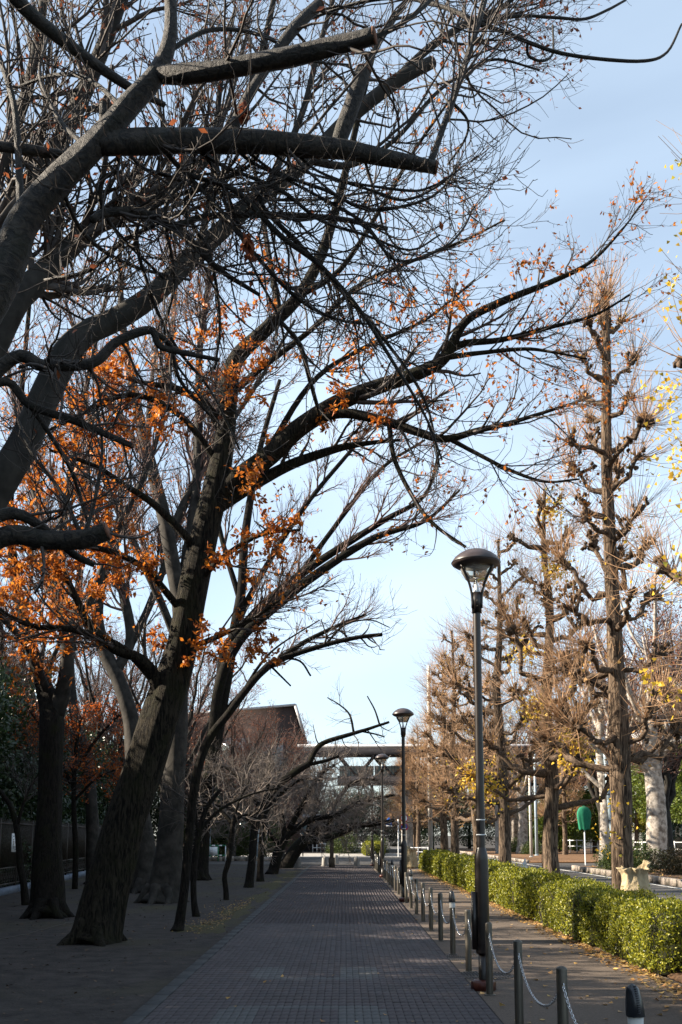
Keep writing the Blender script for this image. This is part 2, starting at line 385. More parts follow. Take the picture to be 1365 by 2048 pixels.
LEAF_OVAL = np.array([[0, 0, 0], [.5, -.26, .05], [1, 0, -.04], [.5, .26, .05]])
LEAF_FAN = np.array([[0, 0, 0], [.75, -.55, .06], [.9, 0, -.05], [.75, .55, .06]])
def leaves(g, pos, size, shape=LEAF_OVAL, dirs=None, flat=None, jit=.5, nor=None):
    n = len(pos)
    if n == 0: return
    d = nrm(rng.normal(size=(n, 3))) if dirs is None else nrm(dirs + rng.normal(size=(n, 3)) * jit)
    up = rng.normal(size=(n, 3))
    if nor is not None: up = up * .55 + nor
    if flat is not None: up = up * flat + np.array([0, 0, 1.])
    s = nrm(np.cross(up, d)); u = np.cross(d, s)
    sz = (size[0] + (size[1] - size[0]) * rng.random(n))[:, None, None]
    V = pos[:, None] + sz * (shape[None, :, :1] * d[:, None] + shape[None, :, 1:2] * s[:, None] + shape[None, :, 2:] * u[:, None])
    o = (np.arange(n) * 4)[:, None]
    T = np.stack([o + np.array([[0, 1, 2]]), o + np.array([[0, 2, 3]])], 1).reshape(-1, 3)
    g.add(V.reshape(-1, 3), None, T)
def on_curves(P, n, t0=.2, t1=1.):
    m = rng.integers(0, len(P), n); K = P.shape[1]; x = (t0 + (t1 - t0) * rng.random(n)) * (K - 1)
    i = np.minimum(x.astype(int), K - 2); f = (x - i)[:, None]
    return P[m, i] * (1 - f) + P[m, i + 1] * f, P[m, i + 1] - P[m, i]

def gnarl(P, R, sides, amp):            # tube with a smoothly uneven cross-section
    K = len(P); L = np.concatenate([[0], np.cumsum(np.linalg.norm(np.diff(P, axis=0), axis=1))]); rm = max(R.mean(), .004)
    a = np.linspace(0, 2 * np.pi, sides, endpoint=False); f = np.zeros((K, sides))
    for m in (1, 2, 3, 4, 5, 7, 9, 11):
        for _ in range(2):
            k = rng.uniform(.05, .9) / rm * (1 if m < 5 else .35)
            f += rng.uniform(.3, 1) / (m ** .35) * np.sin(m * a[None] + k * L[:, None] + rng.uniform(0, 6.3))
    g = Geo().tubes(P, R, sides, cap=True); V = g.V[0].reshape(K, sides, 3); c = P[:, None]
    g.V[0] = (c + (V - c) * (1 + amp * .5 * f)[:, :, None]).reshape(-1, 3); return g
class Tree:
    """A tree whose limbs are traced (pixel, pixel, radius in pixels[, extra depth]) at the distance of its base."""
    def __init__(s, name, base, d, label, cat='tree', group=None, trunkmat=None, limbmat=None, twigmat=None):
        s.root = empty(name, (base[0], base[1], 0), label, cat, group); s.d = d
        s.tm = trunkmat; s.lm = limbmat or trunkmat; s.wm = twigmat or MT['twig']
        s.curves = []; s.full = []; s.tw = Geo(); s.lf = {}
    def limb(s, pts, name='limb', n=None, sides=12, cut=False, world=None, dd=0., rough=.03, m=None, grow=True, rk=1.0):
        if s.curves and not world and pts and len(pts[0]) == 3:
            A = np.concatenate([c[0] for c in s.full]); pj = proj(A); i0 = np.argmin(np.hypot(pj[:, 0] - pts[0][0], pj[:, 1] - pts[0][1]))
            if np.hypot(pj[i0, 0] - pts[0][0], pj[i0, 1] - pts[0][1]) < 45: pts = [(*q, A[i0, 1] - s.d + dd * i / max(1, len(pts) - 1)) for i, q in enumerate(pts)]
        P, R = [], []
        for q in (world or []): P.append(q[:3]); R.append(q[3] * rk)
        k = len(pts)
        for i, q in enumerate(pts):
            d = s.d + (q[3] if len(q) > 3 else dd * i / max(1, k - 1))
            P.append(W(q[0], q[1], d)); R.append(q[2] * d / FPX * rk)
        n = n or (len(P) - 1) * 6 + 1
        P, R = smooth_path(P, R, n)
        s.full.append((P, R)); g = gnarl(P, R, sides, rough)
        o = inv(s.root, g).build(name, m or (s.tm if name == 'trunk' else s.lm), s.root, True, True)
        if cut:
            t = nrm(P[-1] - P[-2]); e = P[-1] + t * .003
            cg = Geo().tubes(np.array([e - t * .012, e + t * .004]), np.array([R[-1] * 1.07, R[-1] * .93]), 14, cap=True)
            inv(s.root, cg).build('cut_end', MT['cut'], o)
        if grow: s.curves.append(resample(P, R, 9))
        return P, R
    def roots(s, r, n=6, sub=0.):          # buttress roots running out into the soil
        for k in range(n):
            a = 2 * math.pi * (k + .4 * rng.random()) / n; dv = np.array([math.cos(a), math.sin(a), 0]); L = r * rng.uniform(1.0, 1.8); sd = np.array([-dv[1], dv[0], 0]) * rng.normal() * .25 * r
            q, rr = smooth_path([dv * r * .55 + [0, 0, r * 1.05], dv * r * 1.05 + [0, 0, r * .30], dv * (r + L * .35) + sd + [0, 0, r * .06], dv * (r + L * .7) + sd * 2 + [0, 0, -.07]], [r * .36, r * .30, r * .2, r * .1], 12)
            gnarl(q, rr, 9, .08).build('root', s.tm, s.root, True, True)
    def arr(s):
        return np.stack([c[0] for c in s.curves]), np.stack([c[1] for c in s.curves])
    def twigs(s, P, R, sides=3): s.tw.tubes(P, R, sides)
    def leaf(s, key, pos, size, **k): leaves(s.lf.setdefault(key, Geo()), pos, size, **k)
    def done(s):
        if s.tw.n: tag(inv(s.root, s.tw).build('crown', s.wm, s.root), kind='stuff')
        for k, g in s.lf.items(): tag(inv(s.root, g).build('foliage', MT[k], s.root), kind='stuff')
        return s.root

# ------------------------------------------------------------------ ground, path, road
def sheet(name, x0, x1, y0, y1, z, m, nx=1, ny=1):
    xs = np.linspace(x0, x1, nx + 1); ys = np.linspace(y0, y1, ny + 1)
    V = np.array([(x, y, z) for y in ys for x in xs]); Q = []
    for j in range(ny):
        for i in range(nx):
            a = j * (nx + 1) + i; Q.append((a, a + 1, a + nx + 2, a + nx + 1))
    return tag(Geo().add(V, Q).build(name, m), kind='structure')
sheet('ground', -1500, 1500, -300, 2500, 0, MT['soil'])
PX0, PX1, PATH_END = -1.80, 1.40, 56.0
path = sheet('path', PX0 - .17, PX1, -6, PATH_END, .004, MT['joint'])
walk = sheet('walkway', PX1 + .002, 3.75, -6, PATH_END, .006, MT['walk'])
sheet('road', 5.75, 10.7, -8, 140, .004, MT['asphalt'])
sheet('side_road', -30, 40, 57.6, 76, .008, MT['asphalt'])
sheet('plaza', -30, 5.6, 76.2, 92, .012, MT['concrete'])
sheet('road', 10.9, 40, 52, 57.4, .010, MT['asphalt'])

# path bricks: small blocks in straight columns, corners nipped so the crossings read as dark dots
BW, BL = .0757, .178
nx = int(round((PX1 - PX0) / BW))
rest = Geo(); restp = Geo()
def gy(py): return G(690, py)[1]
def gx(px, py): return G(px, py)[0]
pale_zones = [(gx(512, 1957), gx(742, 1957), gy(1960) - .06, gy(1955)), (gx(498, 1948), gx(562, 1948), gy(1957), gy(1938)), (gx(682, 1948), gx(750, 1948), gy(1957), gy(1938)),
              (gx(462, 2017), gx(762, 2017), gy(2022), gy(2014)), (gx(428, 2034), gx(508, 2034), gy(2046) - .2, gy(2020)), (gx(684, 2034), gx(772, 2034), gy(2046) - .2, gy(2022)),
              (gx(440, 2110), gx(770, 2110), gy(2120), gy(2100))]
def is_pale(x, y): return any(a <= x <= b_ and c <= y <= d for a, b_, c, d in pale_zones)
def octo(g, x, y, z0, z1, w, l, c=.011, e=.0012, b_=.003):
    x0, x1, y0, y1 = x + e, x + w - e, y + e, y + l - e
    ring = [(x0 + c, y0), (x1 - c, y0), (x1, y0 + c), (x1, y1 - c), (x1 - c, y1), (x0 + c, y1), (x0, y1 - c), (x0, y0 + c)]
    cx, cy = (x0 + x1) / 2, (y0 + y1) / 2; k = 1 - b_ / (w / 2)
    V = [(p, q, z0) for p, q in ring] + [(p, q, z1 - b_ * .6) for p, q in ring] + [(cx + (p - cx) * k, cy + (q - cy) * (1 - b_ / (l / 2)), z1) for p, q in ring]
    Q = [(r * 8 + i, r * 8 + (i + 1) % 8, (r + 1) * 8 + (i + 1) % 8, (r + 1) * 8 + i) for r in (0, 1) for i in range(8)]
    Q += [(16, 17, 18, 19), (16, 19, 20, 23), (20, 21, 22, 23)]
    return g.add(V, Q)
cells = []
NEAR, FAR = 19.0, 55.9
j = 0; y = 5.0
while y + BL <= FAR:
    for i in range(nx): cells.append((y, PX0 + i * BW))
    y += BL
sset = set([c for c in cells if c[0] > 8.9][:300])
protos = {}
for v in range(4):
    for k_, key in enumerate(('brick', 'brick_pale')):
        o = octo(Geo(), 0, 0, 0, .0125 + .0005 * v, BW, BL).build('brick', MT[key]); protos[(v, k_)] = o.data; bpy.data.objects.remove(o)
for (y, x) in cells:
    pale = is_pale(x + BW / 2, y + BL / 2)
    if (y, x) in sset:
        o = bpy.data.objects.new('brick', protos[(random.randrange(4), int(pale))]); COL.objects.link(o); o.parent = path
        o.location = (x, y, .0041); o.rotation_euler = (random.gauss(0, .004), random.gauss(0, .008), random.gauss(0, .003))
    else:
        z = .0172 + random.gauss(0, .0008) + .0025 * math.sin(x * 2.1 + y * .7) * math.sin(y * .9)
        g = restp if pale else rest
        if y < NEAR: octo(g, x, y, .0041, z, BW, BL)
        else:
            x0, x1, y0, y1 = x + .0015, x + BW - .0015, y + .0015, y + BL - .0015
            g.add([(x0, y0, .0041), (x1, y0, .0041), (x1, y1, .0041), (x0, y1, .0041), (x0, y0, z), (x1, y0, z), (x1, y1, z), (x0, y1, z)], [(4, 5, 6, 7), (0, 1, 5, 4), (1, 2, 6, 5), (3, 0, 4, 7)])
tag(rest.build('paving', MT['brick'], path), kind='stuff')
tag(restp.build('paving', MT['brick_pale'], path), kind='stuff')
es = Geo().bbox(0, .15, .004, .6 - .004, 0, .019, .006).build('edge_stone', MT['edge'], path).data
bpy.data.objects.remove(bpy.data.objects['edge_stone'])
for j in range(int(PATH_END - 4) * 10 // 6):
    o = bpy.data.objects.new('edge_stone', es); COL.objects.link(o); o.parent = path; o.location = (PX0 - .155, 4 + j * .6, .0041 + random.gauss(0, .001))
def blob(name, cx, cy, rx, ry, m, label, z=.0035, n=60):
    a = np.linspace(0, 2 * np.pi, n, endpoint=False); r = 1 + .22 * np.sin(3 * a + cx) + .16 * np.sin(7 * a + cy) + .1 * rng.normal(size=n)
    V = np.vstack([[cx, cy, z + .012], np.stack([cx + rx * .5 * r * np.cos(a), cy + ry * .5 * r * np.sin(a), np.full(n, z + .008)], 1), np.stack([cx + rx * r * np.cos(a), cy + ry * r * np.sin(a), np.full(n, z - .006)], 1)])
    T = [(0, 1 + i, 1 + (i + 1) % n) for i in range(n)]; Q = [(1 + i, 1 + n + i, 1 + n + (i + 1) % n, 1 + (i + 1) % n) for i in range(n)]
    tag(Geo().add(V, Q, T).build(name, MT[m], None, True), label, 'moss', None, 'stuff')
for cx, cy, rx, ry in ((-2.5, 18.6, .42, 1.5), (-2.35, 22.4, .33, 2.0), (-2.3, 27.5, .3, 2.4), (-2.45, 34, .4, 3.2), (-2.4, 43, .4, 4)):
    blob('moss_patch', cx, cy, rx, ry, 'moss', 'thin olive moss growing on the soil along the path edge')
# iron covers in the walkway
def cover(name, px, py, r, label):
    c = G(px, py); root = empty(name, (c[0], c[1], .0065), label, 'manhole')
    Geo().lathe([(0.001, .0), (r, .0), (r, .004), (r * .93, .006), (r * .93, .003), (0.001, .003)], 32).build('frame', MT['iron'], root)
    g = Geo()
    for k in range(-8, 9):
        x = k * r * .105; h = math.sqrt(max(0, (r * .88) ** 2 - x * x))
        for a, b_ in ((-h, -.06), (-.02, .02), (.06, h)):
            if b_ - a > .01: g.box(x - r * .03, x + r * .03, a, b_, .003, .007)
    tag(g.build('rib', MT['iron'], root), kind='stuff')
cover('manhole_cover', 968, 1952, .36, 'round ribbed iron manhole cover behind the foot of the tall near lamp post')
cover('manhole_cover', 905, 1917, .28, 'smaller iron manhole cover beside the capped bollard next to the paved path')

# kerbs along the road
def kerbrow(name, x0, x1, y0, y1, label, step=.9, group=None, m='kerb', h=.16):
    r = empty(name, (0, y0, 0), label, 'kerb', group); me = None
    for j in range(int((y1 - y0) / step)):
        if me is None:
            o = Geo().bbox(x0, x1, .006, step - .006, 0, h, .02).build('kerb_stone', MT[m], r); me = o.data
        else:
            o = bpy.data.objects.new('kerb_stone', me); COL.objects.link(o); o.parent = r
        o.location = (random.gauss(0, .006), j * step, random.gauss(0, .004))
    return r
kerbrow('kerb', 5.58, 5.74, 4, 57, 'long concrete kerb between the ginkgo strip and the road', 1.2)
kerbrow('kerb', 10.72, 10.92, 20, 48.0, 'weathered stone kerb along the leaf strewn strip across the road', .9, h=.24)
kerbrow('kerb', 10.72, 10.92, 60, 120, 'weathered stone kerb beyond the side road opening', 1.5, h=.2)
isl = Geo().bbox(10.93, 24, 18, 48.2, .002, .2, .05).build('island', MT['leaf_soil']); tag(isl, kind='structure')
isl2 = Geo().bbox(10.93, 40, 60, 120, .002, .16, .05).build('island', MT['leaf_soil']); tag(isl2, kind='structure')
strip = Geo().bbox(3.78, 5.57, -4, 57, .001, .05, .03).build('planting_strip', MT['leaf_soil']); tag(strip, kind='structure')
ml = Geo().box(10.36, 10.48, 10, 120, .0085, .0095).build('road_marking', MT['paint']); tag(ml, kind='structure')
ml = Geo().box(6.0, 6.12, 10, 56, .0085, .0095).build('road_marking', MT['paint']); tag(ml, kind='structure')
ml = Geo()
for k in range(7): ml.box(5.9 + k * .68, 6.3 + k * .68, 66, 69, .0125, .0135)
tag(ml.build('crossing_marking', MT['paint']), kind='structure')

# ------------------------------------------------------------------ fence behind the trees (left)
FX = lambda y: -9.6 - (y - 28.3) * .088
def fence():
    y0, y1, step = 16.0, 62.0, 2.0
    n = int((y1 - y0) / step)
    root = empty('metal_fence', (FX(y0), y0, 0), 'dark brown metal railing fence on a low kerb under the evergreens', 'fence')
    l = np.array(root.location)
    kb = Geo(); bars = Geo(); orn = Geo()
    for i in range(n):
        a, b_ = y0 + i * step, y0 + (i + 1) * step
        A = np.array([FX(a), a, 0]) - l; B = np.array([FX(b_), b_, 0]) - l
        Geo().beam(A + [0, 0, .09], B + [0, -.012, .09], .26, .18).build('plinth', MT['blue_conc'], root)
        Geo().beam(A + [0, 0, .17], A + [0, 0, 2.12], .06).build('post', MT['fence'], root)
        for z in (.27, .72, 1.98): Geo().beam(A + [0, .031, z], B + [0, -.031, z], .035, .045).build('rail', MT['fence'], root)
        for k in range(1, 18):
            p = A + (B - A) * k / 18; bars.beam(p + [0, 0, .72], p + [0, 0, 2.06 + .05 * (k % 2)], .016)
        for k in range(7):
            p = A + (B - A) * (k + .5) / 7
            t = np.linspace(0, 2 * np.pi, 9); dv = nrm(B - A)
            for r, cz in ((.12, .5), (.055, .5)):
                orn.tubes(np.array([p + dv * r * math.cos(x) + np.array([0, 0, cz + r * 1.5 * math.sin(x)]) for x in t]), np.full(9, .011), 3)
    tag(bars.build('bar', MT['fence'], root), kind='stuff'); tag(orn.build('scrollwork', MT['fence'], root), kind='stuff')
fence()
nb = W(5, 1683, 27.6)
nr = empty('notice_board', (nb[0] + .35, nb[1], nb[2] - .28), 'small white notice hung on the dark fence', 'sign')
nr.rotation_euler = (0, 0, math.radians(75))
Geo().box(-.16, .16, -.008, .008, 0, .5).build('board', MT['white'], nr)
g = Geo()
for k in range(3):
    for j in range(9): 
        if (k * 5 + j * 3) % 7: g.box(-.11 + k * .09, -.06 + k * .09, -.0105, -.0085, .05 + j * .045, .075 + j * .045)
tag(g.build('lettering', MT['rubber'], nr), kind='stuff')
rp = [G(-40, 1888), G(60, 1868), G(130, 1848), G(190, 1838), G(240, 1838)]
P, R = smooth_path([p + [0, 0, .012] for p in rp], [.006] * 5, 30)
tag(Geo().tubes(P + rng.normal(size=P.shape) * [.02, .02, .002], R, 5, True).build('ground_rope', MT['rope']), 'thin pale rope lying on the bare soil near the fence', 'rope')

# ------------------------------------------------------------------ foliage crowns
def crown_mesh(name, m, n, size, rad=(3, 3, 3.2), nclump=26, cr=.38, flat=None):
    g = Geo(); c = nrm(rng.normal(size=(nclump, 3))) * (.45 + .42 * rng.random((nclump, 1)) ** .5)
    per = n // nclump
    for k in range(nclump):
        d = nrm(rng.normal(size=(per, 3))); q = c[k] + d * cr * (.55 + .45 * rng.random((per, 1)))
        q[:, 2] = np.maximum(q[:, 2], -.92); leaves(g, q * np.array(rad), size, dirs=d, jit=.8)
    o = g.build(name, m); me = o.data; bpy.data.objects.remove(o); return me
def trunk_mesh(m, h, r, lean=.1, sides=9):
    P, R = smooth_path([(0, 0, 0), (.05 * lean, .1 * lean, h * .3), (lean * .5, 0, h * .65), (lean, .1, h)], [r * 1.35, r, r * .8, r * .45], 12)
    g = Geo().tubes(P, R, sides, True); o = g.build('trunk', m, None, True); me = o.data; bpy.data.objects.remove(o); return me
def obj(name, me, parent=None, loc=(0, 0, 0), sc=(1, 1, 1), rz=0, kind=None):
    o = bpy.data.objects.new(name, me); COL.objects.link(o); o.parent = parent; o.location = loc; o.scale = sc; o.rotation_euler = (0, 0, rz)
    if kind: o['kind'] = kind
    return o
EV = [crown_mesh('foliage', MT['evergreen'], 18000, (.10, .19), (2.9, 2.9, 3.1), 30) for _ in range(2)]
EVT = trunk_mesh(MT['mossbark'], 4.0, .16)
ys = np.arange(-16, 70, 2.5)
for i, y in enumerate(ys):
    x = FX(max(y, 14)) - 2.6 - random.random() * .9
    h = 6.95 + random.uniform(-.4, .3)
    h += 1.0
    r = empty('evergreen_tree', (x, y + random.uniform(-.5, .5), 0), 'dark evergreen tree in the dense belt behind the metal fence', 'tree', 'evergreens behind the fence')
    obj('trunk', EVT, r); s = h / 6.4
    obj('crown', EV[i % 2], r, (0, 0, h - 3.1 * s), (1.0, 1.05, s), random.uniform(0, 6), 'stuff')
for i, y in enumerate(np.arange(-14, 70, 4.1)):
    x = FX(max(y, 14)) - 6.3 - random.random() * .9; h = 9.6 + random.uniform(-.6, .4)
    r = empty('evergreen_tree', (x, y, 0), 'taller dark evergreen tree in the second row behind the metal fence', 'tree', 'taller evergreens behind the fence')
    obj('trunk', EVT, r); obj('crown', EV[i % 2], r, (0, 0, h - 4.2), (1.15, 1.15, 1.35), random.uniform(0, 6), 'stuff')
for x, y, h in ((-14, 72, 8), (-10.5, 71, 6.2), (-7.6, 71.5, 5.2), (-17, 76, 9), (-11.5, 75, 7.5)):
    r = empty('evergreen_tree', (x, y, 0), 'dark evergreen tree behind the ivy hedge and blue grey posts', 'tree', 'evergreens behind the ivy hedge')
    obj('trunk', EVT, r); s = h / 6.4; obj('crown', EV[0], r, (0, 0, h - 3.1 * s), (1, 1, s), random.uniform(0, 6), 'stuff')
for i, x in enumerate(np.arange(-4, 62, 3.6)):
    y = 112 + random.uniform(-4, 8) + max(0, x - 20) * .2; h = random.uniform(7.2, 9.2)
    r = empty('evergreen_tree', (x, y, 0), 'far evergreen tree in the dark row beyond the footbridge', 'tree', 'far evergreens beyond the footbridge')
    obj('trunk', EVT, r); s = h / 6.4; obj('crown', EV[i % 2], r, (0, 0, h - 3.1 * s), (1.1, 1, s), random.uniform(0, 6), 'stuff')
for x, y, h in ((-8.6, -9, 11), (-9.2, -4.5, 11.5), (-8.4, -1, 10.8), (-9.0, 2.2, 10.4), (-8.5, 4.9, 10.0), (-9.3, 7.6, 10.6), (-8.9, 9.8, 10.2)):  # out-of-view evergreens, added to shade the near limbs and lower the ambient light
    r = empty('evergreen_tree', (x, y, 0), 'tall dense unseen evergreen tree added on the left to shade the old cherry', 'tree', 'unseen shading evergreens left of the old cherry')
    obj('trunk', EVT, r, (0, 0, 0), (1.5, 1.5, 1.9)); obj('crown', EV[int(x * 10) % 2], r, (0, 0, h - 5.2), (.85, .8, 1.65), random.uniform(0, 6), 'stuff')
# low evergreen understorey that closes the view under the crowns
US = crown_mesh('foliage', MT['evergreen'], 9000, (.07, .13), (1.7, 1.8, 1.25), 16, .5)
for i, y in enumerate(np.arange(18, 66, 2.7)):
    obj_ = obj('foliage', US, None, (FX(y) - 1.9, y, 1.15), (1, 1.1, 1.05 + .15 * (i % 2)), random.uniform(0, 6)); obj_.name = 'evergreen_shrub'
    tag(obj_, 'dark evergreen shrub growing low behind the metal fence', 'shrub', 'shrubs behind the fence')

# ------------------------------------------------------------------ nearest cherry tree (trunk just outside the frame on the left)
T = Tree('cherry_tree', (-3.05, 5.4), 5.6, 'old cherry tree with sawn limbs arching over the start of the path', 'tree', None, MT['cherry'], MT['cherry'], MT['twig'])
T.limb([(0, 560, 50), (45, 450, 44), (110, 370, 39), (190, 290, 36), (260, 210, 32), (315, 145, 25), (340, 70, 19), (338, -40, 17), (320, -220, 13), (330, -420, 8)], 'trunk', sides=24,
       world=[(-3.05, 5.4, -.05, .27), (-3.02, 5.4, .6, .21), (-2.95, 5.45, 1.6, .19), (-2.8, 5.5, 2.9, .18), (-2.45, 5.55, 4.1, .16)], rk=.78, rough=.06)
T.limb([(200, 290, 24), (300, 284, 27), (400, 281, 26), (520, 284, 25), (620, 292, 24), (690, 300, 21), (780, 318, 17), (873, 335, 14)], sides=20, cut=True, dd=.25, rough=.06)
T.limb([(672, 296, 17, .2), (690, 250, 18, .2), (708, 200, 18, .2), (727, 140, 17, .2)], sides=18, cut=True)
T.limb([(318, 150, 15), (370, 148, 17), (450, 138, 17), (560, 118, 17), (670, 92, 16), (750, 71, 15)], sides=18, cut=True, dd=-.3, rk=1.2, rough=.06)
T.limb([(465, 265, 13, .15), (485, 215, 10, .2), (520, 155, 11, .25), (560, 95, 12, .3), (600, 45, 13, .35), (640, 8, 13, .4)], sides=14, cut=True)
T.limb([(204, 270, 10), (206, 240, 8.5), (207, 203, 8)], sides=12, cut=True)
T.limb([(0, 737, 14), (90, 732, 13), (185, 726, 11), (235, 683, 10), (300, 660, 9), (318, 690, 7), (350, 702, 6), (440, 720, 4)], sides=14, world=[(-2.72, 5.52, 3.3, .06)], dd=.2)
T.limb([(0, 1076, 21), (90, 1080, 20), (165, 1078, 20), (216, 1062, 18)], sides=18, cut=True, world=[(-2.85, 5.48, 2.5, .075), (-2.4, 5.5, 3.0, .07)])
T.limb([(0, 1032, 13), (40, 1030, 12), (75, 1048, 10), (115, 1078, 8), (150, 1110, 8), (190, 1130, 6)], sides=12, world=[(-2.8, 5.48, 2.8, .05), (-2.3, 5.52, 3.3, .042)], dd=.2)
T.limb([(0, 765, 9), (60, 810, 9), (150, 842, 8), (210, 868, 7), (266, 892, 6)], sides=12, cut=True, world=[(-2.75, 5.5, 3.2, .045), (-2.4, 5.5, 3.9, .035)], dd=.3)
T.limb([(-120, 280, 12), (0, 293, 11), (60, 300, 12), (140, 312, 9)], sides=12, dd=.3)
T.limb([(42, 440, 9), (38, 330, 8), (30, 220, 7), (8, 140, 6), (-30, 40, 5)], sides=10, dd=.3)
T.limb([(20, -15, 16), (75, 40, 16), (165, 110, 13), (265, 178, 9), (330, 210, 6)], sides=14, dd=.5, world=[])
sec = [
 ([(185, 440, 9), (215, 425, 10), (280, 425, 9), (340, 452, 9), (400, 500, 8), (440, 540, 6), (520, 590, 4)], .4),
 ([(345, 455, 7), (420, 432, 7), (560, 430, 7), (680, 438, 6), (775, 458, 5)], .5),
 ([(215, 300, 7), (205, 360, 8), (205, 420, 7), (240, 470, 5), (330, 560, 4)], .5),
 ([(400, 300, 8), (470, 380, 8), (560, 470, 8), (640, 530, 7), (720, 620, 6), (790, 730, 5), (850, 830, 3.5), (885, 920, 2.5)], .6),
 ([(440, 300, 7), (520, 400, 7), (610, 500, 7), (700, 600, 6), (770, 680, 5), (850, 800, 4), (880, 935, 2.5)], .9),
 ([(380, 310, 6), (440, 420, 6), (520, 520, 6), (600, 600, 5), (680, 640, 4), (760, 650, 3)], .7),
 ([(330, 300, 6), (370, 400, 6), (420, 510, 5), (440, 640, 4), (430, 740, 3)], .6),
 ([(290, 300, 6), (330, 420, 6), (350, 560, 5), (330, 680, 4), (390, 780, 3), (440, 850, 2.5)], .8),
 ([(250, 310, 6), (280, 440, 6), (300, 580, 5), (350, 690, 5), (420, 780, 4), (480, 900, 3)], 1.),
 ([(520, 300, 6), (560, 380, 6), (640, 440, 5), (730, 470, 4), (820, 500, 3), (880, 470, 2.5)], .5),
 ([(600, 305, 6), (650, 380, 5), (740, 420, 5), (850, 400, 4), (900, 360, 3), (910, 330, 2.5)], .5),
 ([(700, 310, 5), (740, 380, 4), (810, 400, 4), (880, 370, 3), (915, 335, 2.5)], .3),
 ([(640, 305, 5), (720, 440, 5), (790, 520, 4), (880, 500, 3.5), (925, 460, 3), (947, 415, 2.5)], .5),
 ([(862, 326, 7), (885, 260, 7), (910, 190, 7), (940, 100, 7), (958, 45, 6.5), (985, -50, 5)], .4),
 ([(956, 48, 5), (1010, 64, 4.5), (1060, 86, 4.5), (1120, 106, 4.2), (1200, 118, 4), (1290, 122, 3.6), (1335, 104, 3), (1364, 48, 2.4)], .3),
 ([(954, 46, 4), (1040, 32, 3.6), (1120, 36, 3.4), (1170, 38, 3.2), (1215, 20, 3), (1252, 0, 2.6)], .3),
 ([(957, 45, 5), (890, 15, 5), (800, -5, 5), (700, 10, 4), (560, 60, 3)], .5),
 ([(900, 200, 4), (935, 240, 3), (930, 280, 2.5), (895, 330, 2.2)], .3),
 ([(1055, 88, 3.5), (1058, 112, 3.2), (1085, 122, 3), (1106, 106, 2.6), (1106, 50, 2.2)], .2),
 ([(740, 78, 6, -.25), (790, 55, 6, -.2), (840, 20, 5, -.1), (880, -20, 4, 0)], .0),
 ([(740, 320, 4), (800, 380, 4), (860, 375, 3), (905, 350, 2.4)], .3),
 ([(300, 660, 6), (340, 690, 6), (360, 760, 4), (420, 830, 3)], .5),
 ([(60, 810, 5), (120, 900, 5), (150, 960, 4), (180, 1060, 3)], .5),
 ([(170, 1070, 5), (190, 1000, 4), (205, 900, 3), (195, 820, 2.5)], .3),
 ([(165, 1075, 5), (120, 980, 4), (60, 900, 3), (30, 820, 2.5)], .4),
 ([(340, 100, 6), (420, 60, 5), (520, 70, 4), (620, 120, 3), (700, 130, 2.5)], .6),
 ([(250, 220, 6), (180, 160, 5), (110, 150, 4), (20, 180, 3)], .5),
 ([(180, 300, 6), (120, 240, 5), (80, 150, 4), (100, 60, 3)], .6),
 ([(480, 300, 6), (460, 400, 5), (500, 520, 4), (560, 640, 3.5), (570, 720, 2.6)], .9),
 ([(560, 640, 4), (600, 690, 6), (620, 760, 5), (640, 830, 4)], .9),
 ([(330, 440, 5), (250, 480, 5), (180, 540, 4), (90, 560, 3)], .7),
 ([(240, 300, 6), (330, 350, 6), (460, 390, 5), (620, 400, 4), (760, 380, 3)], 1.2),
 ([(120, 370, 6), (170, 470, 5), (260, 530, 4), (380, 560, 3)], 1.0),
]
for i_, (p, dd) in enumerate(sec):
    x, y = p[0][:2]
    if 200 < x < 780 and 294 <= y <= 325:
        xs_ = [405, 470, 330, 560, 690, 245][int(abs(x - 200) * 7 + i_) % 6] * .55 + x * .45
        f = (xs_ - 200) / 670; ds = .25 * f; q0 = (xs_, 282 + 40 * max(0, f - .45), p[0][2] * .9, ds); k = len(p)
        p = [(q[0], q[1], q[2] * .78, *q[3:]) for q in p]; q0 = (q0[0], q0[1], q0[2] * .8, q0[3])
        p = [q0, (xs_ + 12 + (p[1][0] - xs_) * .3, 325 + (i_ * 37 % 30), p[0][2] * .8, ds + dd * .2)] + [(*q, ds + dd * (j + 1) / k) for j, q in enumerate(p[1:])]
    sec[i_] = (p, dd)
for i_, (p, dd) in enumerate(sec): T.limb(p, 'branch', sides=7, dd=dd, rough=.05, n=(len(p) - 1) * 5 + 1, grow=i_ not in (14, 15, 18))
P, R = T.arr(); thin = P[13:], R[13:]
T.twigs(*(L1 := spawn(P[1:], R[1:], 240, (.35, 1.15), (35, 80), 9, .4, .004, -.06, .16, .1, 1., .4, late_up=.4, rmax=.011)), sides=5)
T.twigs(*(L1b := spawn(thin[0], thin[1], 420, (.3, .95), (25, 65), 9, .45, .0038, -.03, .15, .15, 1., .4, late_up=.4, rmax=.009)), sides=4)
LP = np.concatenate([L1[0], L1b[0]]); LR = np.concatenate([L1[1], L1b[1]])
T.twigs(*(L2 := spawn(LP, LR, 1500, (.12, .5), (30, 70), 6, .6, .0026, .02, .2, .15, 1., .6, late_up=.25)), sides=3)
T.twigs(*spawn(np.concatenate([LP[:, ::2][:, :5], ]), LR[:, ::2][:, :5], 2500, (.02, .06), (40, 80), 3, .7, .0028, .1, .1, .1, 1., .7), sides=3)
pos, dr = on_curves(L2[0], 90); T.leaf('redleaf', pos, (.05, .08), dirs=dr + np.array([0, 0, -1.]) * .3)
T.done()
